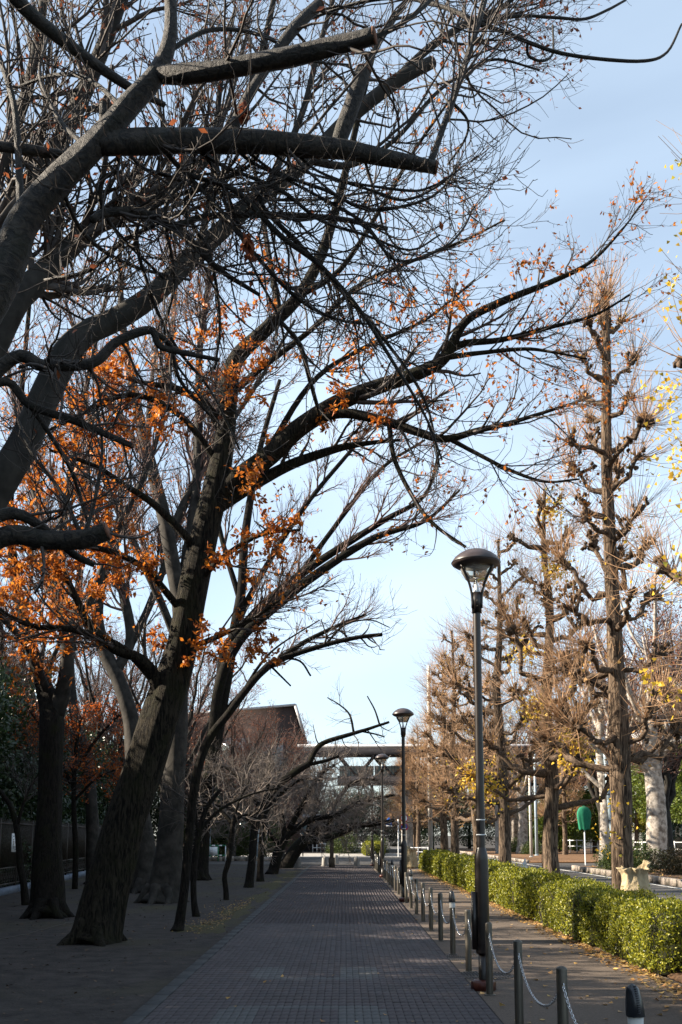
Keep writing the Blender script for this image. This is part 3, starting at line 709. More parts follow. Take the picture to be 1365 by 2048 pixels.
for px, py, r_, n_ in ((490, 205, .05, 26), (495, 470, .055, 30)):
    c = W(px, py, 5.7); g = Geo(); q = rng.normal(size=(n_, 3)) * [.3, .3, .8] * r_ + c - [0, 0, .03]
    leaves(g, q, (.06, .12), dirs=np.tile([0, 0, -1.], (n_, 1)), jit=.35)
    root = empty('leaf_bundle', tuple(c), 'withered russet leaf bunch hanging from the ' + ('upper forked limb of the near cherry' if py < 300 else 'thin lower branches of the near cherry'), 'leaves')
    tag(inv(root, g).build('foliage', MT['redleaf'], root), kind='stuff')

# ------------------------------------------------------------------ tall smooth-barked tree behind it
def zfill(T, n1, n2, n3, l1=(.9, 2.4), l2=(.4, 1.1), l3=(.15, .45), up=.06, rmin=.004, ang=(20, 55), skip=0):
    P, R = T.arr(); P, R = P[skip:], R[skip:]
    w = np.linalg.norm(np.diff(P, axis=1), axis=-1).sum(1) * (.25 + R.mean(1) ** -.5 / (R.mean(1) ** -.5).max())
    a = spawn(P, R, n1, l1, ang, 8, .42, rmin * 1.6, up, .12, .25, 1., .3, rmax=.05, weights=w); T.twigs(*a, sides=5)
    b_ = spawn(a[0], a[1], n2, l2, ang, 6, .55, rmin, up, .14, .15, 1., .4, rmax=.02); T.twigs(*b_, sides=3)
    c = spawn(b_[0], b_[1], n3, l3, ang, 4, .6, rmin * .75, up, .16, .15, 1., .6); T.twigs(*c, sides=3)
    return a, b_, c
T = Tree('zelkova_tree', (-5.0, 9.3), 9.3, 'big smooth grey tree with a thick sawn limb leaning over the path', 'tree', None, MT['smooth'])
T.limb([(0, 965, 46), (60, 860, 43), (125, 720, 41), (170, 670, 36), (230, 640, 33), (310, 585, 31), (400, 500, 28), (500, 410, 26), (600, 335, 22), (700, 235, 20), (790, 165, 20), (866, 124, 17)], 'trunk', sides=24, cut=True,
       world=[(-5.0, 9.3, -.05, .5), (-4.95, 9.3, .6, .4), (-4.7, 9.3, 2.0, .33), (-4.2, 9.3, 3.4, .27)], dd=1.0, rk=.72, rough=.06)
T.limb([(0, 660, 30), (60, 575, 26), (130, 505, 22), (200, 445, 20), (290, 395, 17), (380, 350, 13), (470, 240, 10), (520, 120, 8), (560, -60, 5)], world=[(-4.75, 9.3, 2.4, .24), (-4.2, 9.3, 4.4, .18)], sides=16, dd=.8)
T.limb([(-60, 520, 24), (20, 420, 20), (110, 300, 19), (170, 180, 18), (235, 20, 15), (290, -150, 10), (330, -350, 5)], world=[(-4.7, 9.35, 3.0, .2), (-4.4, 9.4, 4.6, .16)], sides=14, dd=1.4)
T.limb([(0, 340, 14), (60, 160, 12), (90, -40, 9), (80, -250, 6)], sides=12, dd=.6, world=[(-4.3, 9.35, 5.2, .13)])
T.limb([(620, 320, 10), (700, 330, 7), (790, 280, 5), (880, 180, 4), (980, 120, 3), (1080, 140, 2)], sides=8, dd=.6)
T.limb([(690, 250, 9), (740, 120, 7), (800, 20, 6), (870, -90, 4)], sides=8, dd=.7)
T.limb([(780, 170, 9), (860, 95, 9), (930, 50, 7), (1010, 10, 5), (1090, -60, 3)], sides=8, dd=.7)
T.limb([(520, 400, 9), (600, 240, 7), (640, 90, 6), (690, -80, 4)], sides=8, dd=.7)
T.limb([(400, 500, 9), (430, 330, 7), (440, 180, 6), (470, 20, 4)], sides=8, dd=.9)
a, b_, c = zfill(T, 200, 1600, 3300, up=.09, l1=(.7, 2.0), rmin=.0034, skip=1)
pos, dr = on_curves(c[0], 3800); T.leaf('redleaf', pos, (.04, .08), dirs=dr + np.array([0, 0, -.5]))
T.done()

# ------------------------------------------------------------------ russet oak, the main tree left of the path
T = Tree('oak_tree', G(190, 1885), 15.88, 'leaning oak with furrowed dark bark and russet leaves, beside the path', 'tree', None, MT['furrow'], MT['furrow'], MT['twig'])
T.limb([(188, 1893, 55), (196, 1865, 47), (214, 1780, 42), (250, 1650, 39), (292, 1520, 38), (332, 1400, 37), (365, 1290, 32), (387, 1180, 31), (412, 1060, 28), (436, 960, 26), (450, 880, 21), (456, 800, 20), (472, 720, 17), (530, 660, 15), (600, 590, 13), (650, 490, 11), (690, 350, 8), (725, 200, 6), (760, 60, 4)], 'trunk', sides=40, rough=.06, dd=1.0)
T.roots(.33, 5)
T.limb([(436, 990, 22), (480, 955, 22), (540, 910, 20.5), (600, 855, 20), (680, 805, 18), (760, 772, 16), (840, 745, 14), (890, 715, 12), (930, 645, 9), (1000, 605, 8), (1100, 565, 6), (1180, 525, 4), (1240, 465, 2.4), (1290, 400, 1.2)], sides=16, dd=-.8)
T.limb([(860, 735, 9), (920, 690, 8), (1000, 680, 6), (1100, 655, 4.5), (1190, 630, 3), (1260, 590, 2)], sides=9, dd=-.3)
T.limb([(885, 716, 7), (960, 706, 5), (1050, 698, 4), (1110, 705, 3), (1175, 718, 2)], sides=8, dd=-.3)
T.limb([(610, 850, 12), (680, 826, 11), (770, 842, 9.5), (830, 862, 9), (890, 878, 8), (960, 860, 6.5), (1020, 846, 5), (1120, 815, 3), (1180, 795, 2)], sides=10, dd=-1.2)
T.limb([(900, 878, 5), (960, 910, 4.5), (1020, 940, 4), (1090, 963, 3), (1160, 958, 2)], sides=7, dd=-.3)
T.limb([(778, 845, 6), (790, 920, 5), (830, 1000, 4.5), (870, 1050, 4), (932, 1094, 3)], sides=7, dd=-.5)
T.limb([(428, 1020, 15), (520, 962, 13), (590, 926, 11), (680, 896, 8), (740, 886, 5), (800, 880, 3)], sides=10, dd=.6)
T.limb([(445, 870, 10), (425, 825, 9), (400, 800, 9), (350, 776, 7), (285, 765, 5), (200, 740, 3)], sides=10, dd=-.4)
T.limb([(384, 1100, 10), (374, 1075, 9), (310, 1010, 8), (250, 970, 6), (190, 932, 5), (100, 900, 3)], sides=10, dd=-1.0)
T.limb([(322, 1400, 18), (308, 1350, 13), (275, 1315, 11), (225, 1295, 10), (175, 1240, 8), (130, 1150, 6), (80, 1080, 4)], sides=12, dd=-1.2)
T.limb([(462, 790, 8), (520, 738, 7), (620, 662, 6), (720, 570, 5), (830, 520, 4), (930, 480, 3), (1010, 440, 2)], sides=8, dd=-1.0)
T.limb([(520, 930, 7), (620, 770, 6), (720, 700, 5), (850, 640, 3.5), (950, 560, 2.5)], sides=8, dd=1.2)
T.limb([(600, 590, 8), (680, 540, 6), (760, 420, 5), (830, 300, 4), (900, 200, 2.5)], sides=8, dd=-.8)
T.limb([(560, 630, 8), (540, 520, 6), (520, 400, 5), (500, 280, 3)], sides=8, dd=.8)
T.limb([(385, 1180, 7), (440, 1120, 6), (520, 1070, 5), (600, 1060, 3)], sides=8, dd=-.8)
T.limb([(360, 1300, 8), (420, 1280, 6), (500, 1240, 5), (560, 1200, 3)], sides=8, dd=-.6)
T.limb([(330, 1390, 9), (250, 1300, 8), (150, 1260, 7), (60, 1250, 5), (-40, 1200, 4)], sides=9, dd=-2.0)
T.limb([(370, 1230, 8), (280, 1130, 7), (160, 1090, 6), (40, 1100, 4)], sides=8, dd=-1.8)
T.limb([(440, 930, 8), (360, 830, 7), (260, 790, 6), (160, 830, 4), (60, 880, 3)], sides=8, dd=-1.2)
a, b_, c = zfill(T, 210, 1300, 3000, l1=(.6, 1.7), l2=(.3, .8), l3=(.12, .35), up=.05, rmin=.0045, skip=1)
pos, dr = on_curves(c[0], 4200); T.leaf('oakleaf', pos, (.05, .10), dirs=dr + np.array([0, 0, -.3]))
LP_, LR_ = T.arr()
def clusters(T, lst, key, size, d=None, per=1.0):
    P, R = T.arr(); flat = P.reshape(-1, 3)
    for px, py, r, n_ in lst:
        dd = (d or T.d) + rng.normal() * .5; r = r * 1.35
        c = W(px, py, dd); rad = r * dd / FPX
        q = flat[np.argmin(np.linalg.norm(flat - c, axis=1))]
        if np.linalg.norm(q - c) > 2.6: q = c + nrm(q - c) * 2.6
        pts, rr = smooth_path([q, (q + c) / 2 + rng.normal(size=3) * .1, c], [.016, .011, .006], 9)
        T.twigs(pts[None], rr[None], 4)
        m = 10
        A = spawn(pts[None], rr[None], m, (rad * .8, rad * 1.7), (25, 75), 6, .5, .004, .03, .15, .35, 1., .4); T.twigs(*A)
        B = spawn(A[0], A[1], 50, (rad * .2, rad * .6), (25, 60), 4, .6, .003, .03, .15, .2, 1., .5); T.twigs(*B)
        pos, dr = on_curves(B[0], int(n_ * per)); T.leaf(key, pos, size, dirs=dr + np.array([0, 0, -.25]))
clusters(T, [(425, 620, 45, 120), (400, 670, 40, 90), (500, 735, 60, 190), (460, 770, 45, 120), (560, 560, 50, 130), (575, 890, 38, 130), (640, 830, 30, 70), (690, 800, 30, 80),
             (520, 1050, 65, 230), (590, 1070, 40, 130), (480, 1100, 50, 130), (480, 1275, 55, 230), (420, 1290, 45, 160), (350, 1290, 40, 120), (760, 830, 35, 60), (330, 830, 45, 130), (215, 770, 55, 220),
             (180, 840, 60, 250), (240, 830, 45, 150), (120, 900, 60, 200), (150, 960, 60, 220), (50, 930, 55, 180), (190, 1010, 55, 190), (230, 1100, 60, 240), (100, 1110, 65, 260), (40, 1170, 60, 220),
             (110, 1200, 60, 220), (170, 1200, 60, 200), (60, 1260, 50, 160), (290, 1110, 40, 120), (310, 790, 40, 130), (20, 1000, 45, 140), (230, 720, 35, 90), (1060, 540, 35, 40), (920, 620, 35, 45), (1000, 700, 30, 40), (890, 830, 25, 25), (830, 590, 40, 60), (720, 700, 40, 50)],
         'oakleaf', (.065, .12), per=1.9)
T.done()

# ------------------------------------------------------------------ the other trees of the grove on the left
def grove(name, base_px, label, limbs, n, leafn=0, key='redleaf', tm='smooth', tw='twig_red', up=.09, rmin=.006, l1=(1.0, 2.8), cl=None, group=None, lm=None):
    b0 = G(*base_px); T = Tree(name, b0, b0[1], label, 'tree', group, MT[tm], MT[lm or tm], MT[tw])
    for i, (pts, dd) in enumerate(limbs):
        T.limb(pts, 'trunk' if i == 0 else 'limb', sides=20 if i == 0 else 10, dd=dd, rough=.06)
    if limbs[0][0][0][2] > 15: T.roots(limbs[0][0][1][2] * b0[1] / FPX * .95, 6)
    a, b_, c = zfill(T, n[0], n[1], n[2], l1=l1, l2=(.5, 1.3), l3=(.2, .6), up=up, rmin=rmin, ang=(15, 48), skip=1)
    if leafn: pos, dr = on_curves(c[0], leafn); T.leaf(key, pos, (.05, .10), dirs=dr + np.array([0, 0, -.5]))
    if cl: clusters(T, cl, 'oakleaf', (.09, .16))
    return T.done()
grove('zelkova_tree', (95, 1835), 'pale forked trunk with ivy-dark foot between the fence and the leaning oak',
      [([(93, 1840, 42), (95, 1815, 34), (97, 1700, 28), (100, 1560, 23), (105, 1450, 25), (100, 1405, 22), (80, 1350, 14), (55, 1270, 12), (30, 1150, 10), (20, 1000, 8), (40, 820, 6), (60, 600, 4)], 1.0),
       ([(112, 1430, 18), (130, 1360, 15), (135, 1280, 13), (120, 1180, 11), (125, 1050, 9), (150, 900, 7), (180, 740, 5), (220, 560, 3)], -1.0),
       ([(135, 1300, 9), (190, 1180, 8), (230, 1070, 8), (285, 960, 6), (330, 820, 4), (350, 650, 3)], 1.0),
       ([(100, 1400, 10), (60, 1300, 8), (0, 1230, 7), (-80, 1150, 5)], -1.5),
       ([(110, 1150, 6), (60, 950, 5), (20, 750, 4), (0, 560, 3)], 1.0)],
      (95, 800, 2700), 3000, key='oakleaf', tm='mossbark', lm='smooth', cl=[(60, 1350, 40, 90), (20, 1210, 50, 140), (110, 1330, 35, 70)])
grove('zelkova_tree', (320, 1805), 'broad buttressed grey trunk with a straight pale stem, hidden behind the leaning oak',
      [([(322, 1812, 44), (328, 1780, 33), (338, 1700, 26), (345, 1600, 23), (352, 1480, 22), (358, 1340, 20), (362, 1230, 17), (345, 1120, 15), (325, 1020, 14), (300, 920, 12), (272, 800, 10), (245, 640, 7), (240, 480, 4)], 1.0),
       ([(362, 1260, 12), (372, 1130, 11), (390, 1000, 10), (398, 860, 9), (400, 700, 7), (420, 540, 5), (430, 380, 3)], 1.5),
       ([(335, 1080, 8), (380, 980, 7), (440, 880, 6), (520, 760, 4), (590, 640, 3)], 1.5),
       ([(310, 950, 7), (250, 850, 6), (180, 740, 5), (130, 600, 3)], -1.),
       ([(360, 1300, 9), (320, 1200, 8), (270, 1090, 8), (210, 960, 6), (170, 800, 4)], -1.5),
       ([(290, 880, 6), (330, 760, 5), (350, 600, 4), (350, 450, 2.5)], .8)],
      (110, 1100, 3600), 1200, key='oakleaf')
grove('zelkova_tree', (290, 1785), 'curved pale trunk lit on one side, rising left of the leaning oak',
      [([(292, 1790, 34), (292, 1760, 26), (285, 1660, 20), (272, 1560, 18), (264, 1450, 17), (240, 1365, 15), (208, 1298, 14), (195, 1220, 12), (215, 1120, 10), (245, 1050, 9), (290, 950, 7), (300, 800, 5), (320, 640, 3)], 1.0),
       ([(232, 1345, 11), (262, 1280, 11), (250, 1200, 10), (225, 1110, 8), (180, 1000, 7), (150, 860, 5), (120, 700, 3)], 1.5),
       ([(262, 1290, 8), (300, 1210, 8), (330, 1130, 7), (360, 1040, 6), (420, 900, 4), (470, 760, 3)], 1.5),
       ([(205, 1290, 8), (150, 1220, 7), (90, 1150, 6), (30, 1050, 4)], -1.0)],
      (100, 900, 3200), 2400, key='oakleaf')
grove('zelkova_tree', (189, 1768), 'slender dark trunk standing close against the metal fence',
      [([(189, 1772, 18), (187, 1740, 14), (184, 1620, 12), (176, 1520, 11), (150, 1430, 10), (140, 1300, 9), (160, 1150, 7), (170, 980, 5), (190, 800, 3)], 1.),
       ([(170, 1490, 8), (110, 1440, 7), (40, 1400, 6), (-20, 1330, 4)], .5),
       ([(150, 1300, 6), (100, 1150, 5), (80, 1000, 4), (60, 850, 3)], .8)],
      (70, 600, 2200), 1500, key='oakleaf')
grove('zelkova_tree', (398, 1760), 'mossy grey trunk whose twin limbs sweep up over the path toward the lamp',
      [([(398, 1766, 24), (400, 1735, 18), (407, 1650, 15), (420, 1550, 14), (440, 1430, 13), (460, 1310, 12), (482, 1190, 10), (492, 1060, 8), (520, 900, 6), (560, 760, 4)], 1.),
       ([(440, 1400, 11), (452, 1300, 10), (520, 1218, 9.5), (600, 1150, 9), (690, 1090, 7.5), (770, 1040, 6), (850, 990, 4), (880, 900, 2.5)], -1.5),
       ([(425, 1500, 12), (440, 1370, 11), (480, 1280, 10.5), (560, 1205, 10), (660, 1130, 9), (750, 1075, 7), (850, 1042, 4), (920, 980, 2.5)], -2.),
       ([(470, 1250, 7), (540, 1120, 6), (620, 1000, 5), (720, 880, 4), (800, 780, 2.5)], 1.5),
       ([(600, 1150, 6), (680, 1040, 5), (760, 940, 4), (850, 880, 2.5)], .8),
       ([(440, 1440, 8), (520, 1350, 6), (600, 1290, 5), (680, 1250, 4), (730, 1230, 2.5)], 1.0),
       ([(480, 1200, 6), (440, 1060, 5), (420, 920, 4), (440, 780, 3)], .5)],
      (120, 1150, 3500), 350, tm='mossbark')
# small thin tree by the fence
grove('young_tree', (52, 1810), 'thin crooked young tree in front of the fence beside the forked trunk',
      [([(52, 1812, 8), (48, 1770, 7), (40, 1720, 7), (35, 1660, 6), (20, 1610, 5), (-10, 1570, 4)], .2), ([(35, 1650, 4), (50, 1600, 3), (70, 1560, 2), (90, 1530, 1.5)], .2)],
      (16, 70, 200), 0, tw='twig', l1=(.4, .9), tm='mossbark')

# row of cherries along the path
def rowcherry(base_px, label, limbs, n=(60, 500, 1500), l1=(.6, 1.6), tw='twig_grey', up=.0, tm='mossbark', late=.2, wig=.2):
    b0 = G(*base_px); T = Tree('cherry_tree', b0, b0[1], label, 'tree', None, MT[tm], MT[tm], MT[tw])
    for i, (pts, dd) in enumerate(limbs): T.limb(pts, 'trunk' if i == 0 else 'limb', sides=14 if i == 0 else 8, dd=dd, rough=.05)
    P, R = T.arr(); P, R = P[1:] if len(P) > 1 else P, R[1:] if len(R) > 1 else R
    a = spawn(P, R, n[0], l1, (30, 80), 8, .45, .006, up, wig, .1, 1., .4, late_up=late, rmax=.025); T.twigs(*a, sides=4)
    b_ = spawn(a[0], a[1], n[1], (.3, 1.0), (25, 70), 6, .55, .005, up, wig, .1, 1., .5, late_up=late); T.twigs(*b_)
    c = spawn(b_[0], b_[1], n[2], (.12, .5), (25, 70), 4, .6, .0042, up, wig, .1, 1., .6, late_up=late); T.twigs(*c)
    return T
T = rowcherry((357, 1862), 'slim dark cherry leaning right beside the path, its long bough ending in a sawn tip',
     [([(354, 1866, 14), (360, 1845, 10), (368, 1790, 9), (375, 1717, 9), (386, 1600, 9), (398, 1530, 9), (421, 1474, 8.5), (460, 1424, 8), (500, 1370, 7.5), (540, 1328, 7)], .6),
      ([(540, 1330, 7), (580, 1312, 6), (650, 1290, 5), (710, 1276, 4.5), (765, 1269, 4)], .2),
      ([(558, 1315, 2.5), (600, 1322, 2.2), (622, 1352, 2)], .2), ([(650, 1290, 2.5), (690, 1250, 2), (740, 1240, 1.5), (780, 1255, 1)], .3),
      ([(536, 1326, 2.5), (562, 1352, 2), (582, 1372, 1.6)], .2), ([(480, 1395, 4), (520, 1330, 3), (560, 1290, 2), (640, 1240, 1.3)], .4)], n=(16, 40, 60), tw='twig', l1=(.3, .9)); T.done()
T = rowcherry((392, 1833), 'thin bent cherry sapling behind the leaning slim cherry by the path',
     [([(394, 1836, 8), (388, 1800, 6), (388, 1750, 6), (396, 1680, 6), (412, 1620, 5), (440, 1580, 4)], .3), ([(400, 1660, 4), (440, 1620, 3), (500, 1590, 2), (560, 1575, 1.4)], .5), ([(398, 1680, 3), (390, 1600, 3), (400, 1540, 2)], .5)], n=(20, 90, 160), tw='twig'); T.done()
T = rowcherry((452, 1800), 'small wavy-stemmed cherry sapling with drooping crown near the path edge',
     [([(453, 1803, 6), (452, 1780, 5.5), (450, 1750, 5), (458, 1720, 5.5), (464, 1670, 5), (467, 1640, 5)], .2), ([(466, 1645, 4), (490, 1630, 3), (520, 1640, 2), (540, 1660, 1.5)], .3), ([(466, 1648, 4), (440, 1620, 3), (410, 1610, 2), (385, 1625, 1.5)], .3), ([(467, 1640, 3), (480, 1600, 2.5), (500, 1560, 2)], .4)], n=(26, 160, 300)); T.done()
T = rowcherry((499, 1775), 'dark cherry with one long bough curving right over the path, ending in fine upright twigs',
     [([(497, 1778, 11), (500, 1760, 9), (505, 1715, 8), (510, 1655, 8), (520, 1620, 8), (540, 1590, 7), (565, 1563, 7), (600, 1538, 7), (618, 1528, 6.5)], .6),
      ([(618, 1528, 6), (632, 1500, 5.5), (650, 1485, 5), (690, 1472, 4.5), (730, 1460, 3.5), (779, 1444, 2.5)], .2),
      ([(618, 1529, 4), (650, 1522, 3.5), (678, 1512, 2.5)], .4), ([(708, 1465, 2.5), (700, 1430, 2), (680, 1410, 1.5), (655, 1395, 1)], .2),
      ([(760, 1450, 2), (750, 1420, 1.6), (735, 1392, 1.2)], .1), ([(720, 1462, 2), (750, 1468, 1.6), (770, 1474, 1.2)], .1), ([(512, 1650, 4), (470, 1620, 3), (430, 1610, 2)], .8)], n=(22, 60, 90), tw='twig', l1=(.4, 1.2)); T.done()
T = rowcherry((521, 1763), 'straight dark cherry stem standing just behind the curving cherry',
     [([(521, 1766, 9), (521, 1745, 6.5), (523, 1690, 6), (527, 1640, 6), (530, 1600, 5)], .2), ([(527, 1630, 5), (560, 1590, 4), (600, 1560, 3), (640, 1560, 2)], 1.), ([(526, 1630, 5), (500, 1580, 4), (460, 1540, 3), (430, 1530, 2)], 1.), ([(530, 1600, 4), (540, 1550, 3), (540, 1500, 2)], 1.)], n=(80, 700, 1800), wig=.28); T.done()
T = rowcherry((548, 1748), 'stout slanting cherry trunk with a low wide crown of grey twigs beside the path',
     [([(543, 1752, 14), (548, 1740, 11), (556, 1710, 10), (566, 1685, 9), (580, 1660, 8)], .4), ([(575, 1670, 7), (620, 1640, 6), (670, 1630, 5), (720, 1600, 3)], 1.), ([(570, 1675, 6), (560, 1620, 5), (540, 1580, 4), (530, 1530, 3)], .5), ([(578, 1660, 6), (610, 1600, 5), (640, 1550, 4), (670, 1530, 3)], -1.), ([(560, 1690, 5), (520, 1650, 4), (480, 1640, 3), (440, 1650, 2)], -.5)], n=(150, 1300, 3300), wig=.3, l1=(.7, 2.2)); T.done()
T = rowcherry((572, 1736), 'mossy old cherry trunk sprawling low across the path onto a wooden prop',
     [([(566, 1741, 17), (575, 1728, 14), (588, 1705, 13), (602, 1688, 12), (620, 1672, 10)], .2), ([(612, 1680, 9), (650, 1662, 8), (700, 1652, 7), (750, 1648, 5), (790, 1640, 3)], .5), ([(618, 1672, 8), (660, 1640, 7), (700, 1615, 6), (740, 1600, 4), (790, 1590, 2)], -.8), ([(610, 1682, 8), (640, 1680, 7), (680, 1668, 5), (705, 1657, 4)], -.4),
      ([(615, 1670, 7), (630, 1620, 5), (640, 1570, 4), (650, 1530, 3)], 1.), ([(640, 1660, 5), (690, 1580, 4), (720, 1560, 3), (760, 1560, 2)], .6)], n=(160, 1450, 3300), wig=.3, l1=(.8, 2.6))
T.done()

# ------------------------------------------------------------------ ginkgo row along the road
def knob(g, c, r):
    n = 6; k = 5
    th = np.linspace(0, np.pi, k); prof = np.stack([np.sin(th) * r + 1e-3, -np.cos(th) * r], 1)
    gg = Geo().lathe(prof, n); V = gg.V[0] * (1 + .28 * rng.normal(size=(len(gg.V[0]), 1))).clip(.5, 1.6)
    g.add(V + c, gg.Q[0])
def ginkgo(X, Y, H, r0, label, group='ginkgos in the hedge row', tips=None, nb=26, shoots=42, yellow=0, dry=120, trunk_pts=None, sl=(.5, 1.5), branch_tip_leaves=None, per_knob=1.0):
    root = empty('ginkgo_tree', (X, Y, 0), label, 'tree', group)
    if trunk_pts: tp = [np.array(p[:3]) - [X, Y, 0] for p in trunk_pts]; tr = [p[3] for p in trunk_pts]
    else:
        tp = [np.array([rng.normal() * .05 * (k > 0), rng.normal() * .05 * (k > 0), H * k / 7]) for k in range(8)]
        tr = [r0 * v for v in (1.25, 1., .92, .82, .68, .52, .36, .2)]
    P, R = smooth_path(tp, tr, 60)
    g = gnarl(P, R, 22, .07)
    knob(g, P[-1], R[-1] * 1.8)
    g.build('trunk', MT['ginkgo'], root, True)
    tw = Geo(); Kp = []
    specs = []
    if tips:
        for (z, tip) in tips: specs.append((z, tip))
    for i in range(nb):
        f = (i + .5) / nb; z = H * (.2 + .77 * f) + rng.normal() * .12
        az = i * 2.4 + rng.normal() * .3; L = (1.75 - 1.25 * f) * (.65 + .6 * rng.random())
        specs.append((z, np.array([math.cos(az) * L, math.sin(az) * L, z + L * (.25 + .55 * rng.random())])))
    for z, tip in specs:
        a = P[np.argmin(np.abs(P[:, 2] - z))]; L = np.linalg.norm(tip - a); sag = -.16 * L
        rb = .028 + .02 * min(L, 1.8)
        mid = (a + tip) / 2 + np.array([0, 0, sag]) + rng.normal(size=3) * .06 * L
        q, rr = smooth_path([a, mid, a * .2 + tip * .8 + [0, 0, sag * .4], tip], [rb * 1.5, rb, rb * .9, rb * 1.0], 12)
        q[3:-1] += rng.normal(size=(8, 3)) * .028 * L
        rr = rr * (1 + .2 * rng.normal(size=12)).clip(.65, 1.5)
        bg = Geo().tubes(q, rr, 7, True)
        for k in range(9): knob(bg, tip + rng.normal(size=3) * rb * 1.25, rb * (.5 + .65 * rng.random()))
        for k in (4, 5, 6, 7, 8, 9, 10):
            if rng.random() < .7: knob(bg, q[k] + rng.normal(size=3) * rb * .8, rb * rng.uniform(.5, 1.1))
        if L > .5 and rng.random() < .75:       # a side stub with its own fist
            e = q[7] + nrm(rng.normal(size=3) + [0, 0, 1.2]) * rng.uniform(.15, .4); bg.tubes(np.array([q[7], (q[7] + e) / 2 + rng.normal(size=3) * .02, e]), np.array([rb * .8, rb * .7, rb * .7]), 7, True)
            for k in range(6): knob(bg, e + rng.normal(size=3) * rb * .9, rb * (.45 + .5 * rng.random()))
        bg.build('branch', MT['ginkgo_br'], root, True)
        Kp.append((q, rr, tip, tip - a))
    Q = np.stack([resample(k[0], k[1], 7)[0] for k in Kp]); RR = np.full(Q.shape[:2], .008)
    n = len(Kp)
    src = np.concatenate([Q[:, 4:], ], 0)
    S = spawn(src, RR[:, 4:], int(n * shoots * .7), sl, (15, 85), 5, .8, .0038, .16, .06, .3, 1., .45); tw.tubes(*S)
    S2 = spawn(Q, RR, int(n * shoots * .3), (sl[0] * .4, sl[1] * .5), (30, 90), 4, .8, .0034, .12, .1, .1, 1., .5); tw.tubes(*S2)
    S3 = spawn(P[None, ::7], R[None, ::7] * .04, int(shoots * 4), (.2, .8), (25, 80), 4, 1, .0035, .12, .08, .25, 1., .5); tw.tubes(*S3)
    S4 = spawn(P[None, -5:], R[None, -5:] * .05, 46, (.6, 1.6), (5, 55), 5, 1, .004, .14, .06, .3, 1., .4); tw.tubes(*S4)
    S5 = spawn(S[0], S[1], int(n * shoots * .35), (.08, .3), (25, 60), 3, .8, .003, .05, .1, .2, .9, .6); tw.tubes(*S5)
    tag(tw.build('crown', MT['shoot'], root), kind='stuff')
    for key, cnt in (('ginkleaf', yellow), ('dryginkleaf', dry)):
        if cnt:
            g = Geo(); w = rng.integers(0, n, max(3, n // 3))
            cents = np.stack([Kp[k][0][rng.integers(3, 12)] for k in w])
            ci = rng.integers(0, len(cents), cnt)
            pos = cents[ci] + rng.normal(size=(cnt, 3)) * .2
            if key == 'dryginkleaf':
                p2, _ = on_curves(S2[0], cnt); pos = p2
            leaves(g, pos, (.055, .095), LEAF_FAN, dirs=np.tile([0, 0, -1.], (cnt, 1)), jit=.9)
            if branch_tip_leaves and key == 'ginkleaf':
                for (c, r, m) in branch_tip_leaves: leaves(g, c - np.array([X, Y, 0]) + rng.normal(size=(int(m * .8), 3)) * r * 1.2, (.045, .075), LEAF_FAN, dirs=np.tile([0, 0, -1.], (int(m * .8), 1)), jit=.7)
            tag(g.build('foliage', MT[key], root), kind='stuff')
    return root
def tipw(px, py, d, X, Y): return W(px, py, d) - np.array([X, Y, 0])
# first ginkgo, traced
D1 = 18.6; X1 = W(1245, 1740, D1)[0]
tp = [(W(x, y, D1), r * D1 / FPX) for x, y, r in ((1246, 1835, 27), (1245, 1740, 21.5), (1243, 1640, 20.5), (1240, 1500, 20.5), (1234, 1350, 16.5), (1226, 1200, 14.5), (1218, 1050, 12.5), (1213, 900, 11), (1214, 760, 10), (1212, 660, 8), (1210, 605, 6))]
tp[0] = (np.array([tp[0][0][0], D1, 0.0]), tp[0][1])
spec = [(660, 1195, 612, -.2), (665, 1245, 640, .3), (655, 1215, 590, 0), (765, 1165, 715, -.2), (760, 1272, 712, .2), (800, 1168, 792, .5), (835, 1258, 795, -.4), (915, 1138, 880, -.3), (900, 1180, 872, .6), (905, 1292, 842, .2), (985, 1143, 932, .2), (975, 1278, 912, -.3), (985, 1240, 935, .6),
        (1065, 1172, 1035, -.4), (1070, 1275, 1020, .2), (1085, 1255, 1050, -.6), (1130, 1298, 1085, .5), (1180, 1120, 1118, .2), (1165, 1185, 1075, .8), (1245, 1132, 1215, -.4), (1240, 1310, 1190, .3), (1330, 1110, 1340, .4), (1330, 1170, 1290, -.8), (1350, 1330, 1300, -.4),
        (1400, 1160, 1350, .8), (1470, 1330, 1390, .4), (1480, 1150, 1450, -.6), (1540, 1120, 1415, .2), (1545, 1100, 1480, .9), (1500, 1300, 1420, -.7), (1520, 1370, 1450, .3)]
tips = []
for (pa, tx, ty, dz) in spec:
    tips.append((W(1225, pa, D1)[2], tipw(tx, ty, D1 + dz, X1, D1)))
ginkgo(X1, D1, 12.0, .27, 'tall pollarded ginkgo beside the cloth sack, its knobbly trunk rising above the lamp', None, tips, nb=8, shoots=66, yellow=60, dry=160,
       trunk_pts=[(*p, r) for p, r in tp], branch_tip_leaves=[(W(1230, 1605, D1 - .3), .12, 26), (W(1262, 1640, D1 - .3), .09, 12), (W(1215, 1670, D1 - .3), .12, 22), (W(1215, 1695, D1 - .35), .1, 12)])
rowg = [(25.0, 10.4, 'ginkgo with clinging yellow green leaves, second along the hedge from the cloth sack', 2000, 420, 30), (31.8, 11.2, 'ginkgo standing behind the tall near lamp post, third along the hedge from the sack', 300, 420, 32),
        (38.6, 9.6, 'smaller ginkgo with dark trunk, fourth along the hedge from the sack', 60, 420, 30), (45.6, 11.0, 'ginkgo with pale dense shoots, fifth along the hedge from the sack', 160, 700, 34), (51.6, 10.6, 'last ginkgo with pale dense shoots before the side road, beside the concrete pole', 160, 800, 34)]
